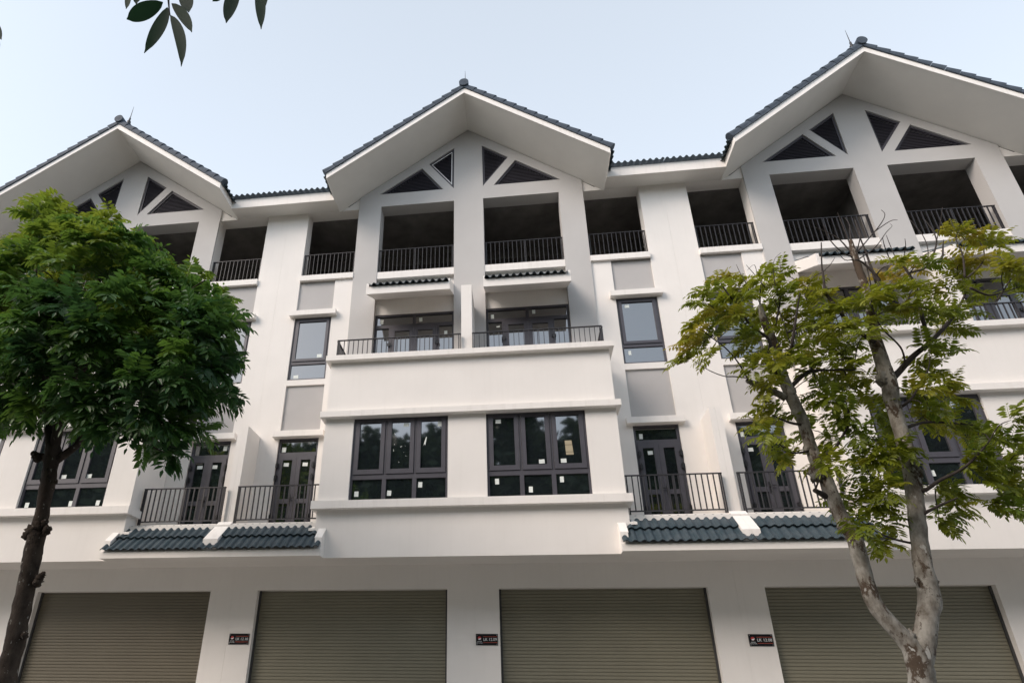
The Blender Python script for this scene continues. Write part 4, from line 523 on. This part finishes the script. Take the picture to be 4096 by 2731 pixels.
# ------------------------------------------------------------------ trees
def frond(mb, p, d, L, k, ll, droop, rng, tint, wid=.30):
    p = Vector(p); d = Vector(d).normalized(); pts = [p.copy()]; dirs = [d.copy()]; st = L/(k+1)
    for i in range(k+1):
        d = (d+Vector((0,0,-droop*(.5+i/k)))).normalized(); p = p+d*st; pts.append(p.copy()); dirs.append(d.copy())
    side0 = dirs[0].cross(Vector((0,0,1)))
    if side0.length < .1: side0 = Vector((1,0,0))
    side0.normalize(); tw = rng.uniform(-.5,.5)
    vs = []; fs = []
    for i, q in enumerate(pts):                              # midrib
        s = side0*.0022; vs += [q-s, q+s]
        if i: fs.append((2*i-2, 2*i-1, 2*i+1, 2*i))
    for i in range(1, k+2):
        q = pts[i]; dd = dirs[i]; sd = dd.cross(Vector((0,0,1)))
        sd = side0 if sd.length < .15 else sd.normalized()
        if sd.dot(side0) < 0: sd = -sd
        nr = sd.cross(dd).normalized(); sd = (sd*math.cos(tw)+nr*math.sin(tw)); sz = ll*(.72+.45*math.sin(math.pi*min(1,(i+.6)/(k+1.6))))
        for sg in ((-1,1) if i <= k else (0,)):
            if sg: ax = (sd*sg*.86+dd*.48+Vector((0,0,-.26))+Vector((rng.uniform(-.12,.12),rng.uniform(-.12,.12),rng.uniform(-.12,.12)))).normalized()
            else: ax = (dd+Vector((0,0,-.2))).normalized()
            b = q+ax*.006; l = sz*rng.uniform(.88,1.1); w = ax.cross(nr); w = (dd if w.length < .1 else w.normalized())*(l*wid*.5); n0 = len(vs)
            f2 = ax.cross(w).normalized()*(l*.05)
            if f2.z > 0: f2 = -f2
            cv = Vector((0,0,-l*.10))
            vs += [b, b+ax*l*.34+w*.95-f2, b+ax*l*.40+f2*.4, b+ax*l*.34-w*.95-f2, b+ax*l*.68+w*.72-f2+cv*.5, b+ax*l*.70+cv*.5+f2*.4, b+ax*l*.68-w*.72-f2+cv*.5, b+ax*l+cv]
            fs += [(n0,n0+1,n0+2),(n0,n0+2,n0+3),(n0+1,n0+4,n0+5,n0+2),(n0+2,n0+5,n0+6,n0+3),(n0+4,n0+7,n0+5),(n0+5,n0+7,n0+6)]
    n = len(mb.v); mb.add(vs, fs); mb.c += [min(1,max(0,tint+rng.uniform(-.05,.05)))]*len(vs)
def rosette(mb, p, ax, n, rng, L, ll, k, droop, tint, wid):
    ax = Vector(ax).normalized(); a = ax.cross(Vector((.2,.3,1)))
    a = Vector((1,0,0)) if a.length < .1 else a.normalized(); b = ax.cross(a); ph = rng.uniform(0,6.28)
    for i in range(n):
        t = ph+i*2.4; op = rng.uniform(.55,1.25); d = ax*math.cos(op)+(a*math.cos(t)+b*math.sin(t))*math.sin(op)
        frond(mb, Vector(p)+Vector((rng.uniform(-.03,.03),rng.uniform(-.03,.03),rng.uniform(-.04,.04))), d, L*rng.uniform(.72,1.15), k, ll*rng.uniform(.9,1.1), droop*rng.uniform(.7,1.4), rng, tint+rng.uniform(-.10,.10), wid)
def nearest(p, pool): return min(pool, key=lambda q: (q[0]-p[0])**2+(q[1]-p[1])**2+(q[2]-p[2])**2)

rng = random.Random(11)
lt = empty('street_tree', (-4.96,-4.5,0), 'dense dark green leafy tree with a dark lichen spotted trunk on the left', 'tree', 'street trees on the pavement')
O1 = Vector((-4.96,-4.5,0)); rel = lambda pts, o: [(p[0]-o.x, p[1]-o.y, p[2]-o.z, p[3]) for p in pts]
tk = MB(); tube(tk, rel([(-4.97,-4.5,-.05,.15),(-4.95,-4.5,.6,.125)]+list(LT_trunk), O1), 20, 6, .16, 9)
for k, q in enumerate(LT_bu): lump(tk, Vector(q[:3])-O1, q[3], k+1, (1,.85,1.1), 12, 9, .5)
tk.build('trunk', M['bark_dark'], lt, smooth=True)
for pl in LT_limbs:
    b = MB(); tube(b, rel(pl, O1), 12, 5, .12, 11); b.build('branch', M['bark_dark'], lt, smooth=True)
pool0 = pool = [q for pl in LT_limbs for q in catmull(pl, 4)]+[q for q in catmull(LT_trunk[10:], 3)]
pool0 = list(pool); cr = MB(); cr.c = []; tw = MB(); cen = Vector(LT_cen)
for p in sorted(LT_cl, key=lambda c: sum((a-b)**2 for a, b in zip(c, nearest(c, pool0)))):
    P = Vector(p); q = nearest(p, pool); pool.append((*p, .011)); Q = Vector(q[:3]); mid = (P+Q)/2+Vector((0,0,.08))
    if (P-Q).length > .05: tube(tw, [(*(Q-O1), min(.016, q[3]*.6)), (*(mid-O1), .009), (*(P-O1), .004)], 5, 3)
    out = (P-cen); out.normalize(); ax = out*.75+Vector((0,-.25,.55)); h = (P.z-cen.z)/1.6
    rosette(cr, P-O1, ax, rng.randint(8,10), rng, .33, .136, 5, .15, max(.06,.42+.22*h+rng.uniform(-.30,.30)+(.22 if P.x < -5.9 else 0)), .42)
k0 = len(cr.f); cr.add(tw.v, tw.f); cr.c += [.2]*len(tw.v); co = cr.build('crown', M['leaf_dark'], lt); co.data.materials.append(M['twig'])
co.data.polygons.foreach_set('material_index', [0]*k0+[1]*(len(cr.f)-k0))

O2 = Vector((4.76,-4.5,0))
rt = empty('street_tree', O2, 'sparse yellow green tree with a pale trunk forked in two on the right', 'tree', 'street trees on the pavement')
tk = MB(); base = [(4.77,-4.5,-.05,.19),(4.75,-4.5,.7,.155)]
tube(tk, rel(base+list(RT_a), O2), 20, 6, .13, 9); tube(tk, rel([(4.735,-4.5,1.7,.10)]+list(RT_b), O2), 18, 6, .13, 9)
for k, q in enumerate(RT_bu): lump(tk, Vector(q[:3])-O2+Vector((0,.02,0)), q[3]*.82, k+1, (.95,.8,1.35), 14, 11, .7)
tk.build('trunk', M['bark_pale'], rt, smooth=True)
for i, pl in enumerate(RT_limbs):
    b = MB(); tube(b, rel(pl, O2), 10, 5, .10, 12); b.build('branch', M['bark_pale'] if i == 2 else M['twig'], rt, smooth=True)
for pl in RT_twigs:
    b = MB(); tube(b, rel(pl, O2), 5, 4); b.build('dead_twig', M['twig'], rt, smooth=True)
pool = [q for pl in RT_limbs for q in catmull(pl, 4)]+[q for pl in (RT_a[6:], RT_b[6:]) for q in catmull(pl, 3)]
pool0 = list(pool); tw = MB(); cr = MB(); cr.c = []; cen = Vector(RT_cen); rng = random.Random(5)
RT_all = list(RT_cl)+[(p[0]+rng.gauss(0,.11), p[1]+rng.choice((-.35,-.2,.2)), p[2]+rng.gauss(0,.10)) for i, p in enumerate(RT_cl) if p[2] < 6.9 and i % 5 < (3 if p[0] < 3.9 and p[2] > 5.2 else 1)]
for p in sorted(RT_all, key=lambda c: sum((a-b)**2 for a, b in zip(c, nearest(c, pool0)))):
    P = Vector(p); q = nearest(p, pool); pool.append((*p, .009)); Q = Vector(q[:3])
    if (P-Q).length > .05: tube(tw, [(*(Q-O2), min(.012, q[3]*.6)), (*((P+Q)/2+Vector((0,0,.05))-O2), .006), (*(P-O2), .003)], 5, 3)
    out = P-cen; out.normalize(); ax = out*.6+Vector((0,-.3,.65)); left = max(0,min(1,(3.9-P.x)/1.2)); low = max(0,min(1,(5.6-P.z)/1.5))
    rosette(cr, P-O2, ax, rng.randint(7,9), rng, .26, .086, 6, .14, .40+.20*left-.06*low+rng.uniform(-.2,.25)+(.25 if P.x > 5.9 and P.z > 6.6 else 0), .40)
k0 = len(cr.f); cr.add(tw.v, tw.f); cr.c += [.2]*len(tw.v); co = cr.build('crown', M['leaf_pale'], rt); co.data.materials.append(M['twig'])
co.data.polygons.foreach_set('material_index', [0]*k0+[1]*(len(cr.f)-k0))

# the tree the photographer stands under: only the tips of one branch reach into the picture
O3 = Vector((-1.6,-13.3,0)); ov = empty('overhanging_tree', O3, 'big dark green leaves on a twig hanging into the sky at the top left', 'tree')
b = MB(); tube(b, rel([(-1.6,-13.3,-.14,.24),(-1.6,-13.3,1.5,.19),(-1.55,-13.25,3.2,.17),(-1.45,-13.15,4.8,.13),(-1.4,-13.1,6.4,.09),(-1.5,-13.2,8.2,.04)], O3), 16, 5, .12, 7); b.build('trunk', M['bark_dark'], ov, smooth=True)
b = MB(); s0 = OT[0][0]; tube(b, rel([(-1.5,-13.2,4.3,.08),(-1.2,-12.2,5.0,.055),(-.8,-11.0,5.15,.035),s0], O3), 10, 5, .1, 8); b.build('branch', M['bark_dark'], ov, smooth=True)
b = MB()
for pl in OT: tube(b, rel(pl, O3), 7, 4)
b.build('twig', M['twig'], ov, smooth=True)
for (tri, w) in OL:
    A, B, Cc = [Vector(t)-O3 for t in tri]; lf = MB(); lf.c = []; n = 12; rows = []
    for i in range(n+1):
        t = i/n; c = A*(1-t)**2+(B*2-(A+Cc)*.5)*2*t*(1-t)+Cc*t*t; d = ((B*2-(A+Cc)*.5-A)*2*(1-t)+(Cc-(B*2-(A+Cc)*.5))*2*t).normalized()
        sd = d.cross(Vector((0,-.8,-.6))).normalized(); ww = w*(math.sin(math.pi*min(1,t*1.02)**.85)**.75)*(1 if t < .86 else 1-(t-.86)*3.2); ww = max(ww, .0012)
        rows.append((c-sd*ww+Vector((0,0,.12*ww)), c+Vector((0,.10*ww,-.12*ww)), c+sd*ww+Vector((0,-.15*ww,.1*ww))))
    vs = [v for r_ in rows for v in r_]; fs = []
    for i in range(n): fs += [(3*i,3*i+1,3*i+4,3*i+3),(3*i+1,3*i+2,3*i+5,3*i+4)]
    lf.add(vs, fs); tt = rng.uniform(.1,.6); lf.c = [tt]*len(vs); lf.build('leaf', M['leaf_near'], ov, smooth=True)

# tall trees across the street, behind the camera: they stand in the window reflections
def far_tree(x, y, h, seed):
    r = random.Random(seed); o = empty('tall_tree', (x,y,0)); b = MB(); tube(b, [(0,0,-.14,.32),(0.1,0,h*.3,.24),(0,.1,h*.6,.15),(0,0,h*.9,.05)], 10, 4, .1, 3)
    for i in range(9):
        a = i*2.4; z = h*(.3+.06*i); tube(b, [(0,0,z,.09),(math.cos(a)*1.4,math.sin(a)*1.4,z+1.1,.05),(math.cos(a)*2.6,math.sin(a)*2.6,z+1.8,.015)], 6, 3)
    b.build('trunk', M['bark_dark'], o, smooth=True); c = MB(); c.c = []; lumps = []
    for i in range(34):
        z = h*r.uniform(.26,.97); rr = 3.4*math.sqrt(max(.05,1-((z-h*.6)/(h*.44))**2)); a = r.uniform(0,6.28); q = rr*r.uniform(.3,1); lumps.append((math.cos(a)*q, math.sin(a)*q, z, r.uniform(.9,1.6)))
    for i in range(7000):
        l = lumps[i % len(lumps)]; d = Vector((r.gauss(0,1),r.gauss(0,1),r.gauss(0,.8))).normalized()*l[3]*r.random()**.4; p = Vector(l[:3])+d
        a = Vector((r.gauss(0,1),r.gauss(0,1),r.gauss(0,.6))).normalized(); e = a.cross(Vector((r.gauss(0,1),r.gauss(0,1),r.gauss(0,1)))).normalized(); sz = r.uniform(.22,.42)
        c.add([p-a*sz, p+e*sz*.55, p+a*sz, p-e*sz*.55], [(0,1,2,3)]); c.c += [r.random()]*4
    c.build('crown', M['leaf_far'], o); return o
ft = far_tree(-15, -18.5, 15.0, 3)
FT = [(ft,-15,'far left')]
for (x, y, sc, rz) in ((-10.2,-18.9,1.03,1.0),(-5.4,-18.3,.97,2.2),(-.6,-18.8,1.05,3.7),(4.2,-18.4,.98,4.4),(9.0,-18.9,1.04,5.5),(13.8,-18.5,1.0,.5),(-12.6,-21.5,1.06,.3),(-7.8,-21.8,1.02,2.9),(-3.0,-21.4,1.07,1.6),(1.8,-21.7,1.03,5.1),(6.6,-21.5,1.06,3.3),(11.4,-21.8,1.04,4.0),(-20.0,-18.8,1.0,1.9),(-24.5,-18.4,1.04,4.2),(-17.3,-21.6,1.05,2.4),(-22.3,-21.7,1.03,.9),(18.4,-18.7,1.02,2.7),(23.0,-18.5,1.0,5.2),(16.0,-21.6,1.05,.2),(20.7,-21.8,1.04,3.9)):
    r = ft.copy(); COL.objects.link(r); r.location = (x,y,0); r.scale = (sc,sc,sc); r.rotation_euler = (0,0,rz)
    for ch in ft.children:
        c = ch.copy(); COL.objects.link(c); c.parent = r
    FT.append((r,x,''))
for (o, x, _) in FT: tag(o, 'tall leafy tree across the street seen only as a dark reflection in the windows', 'tree', 'tall trees across the street')
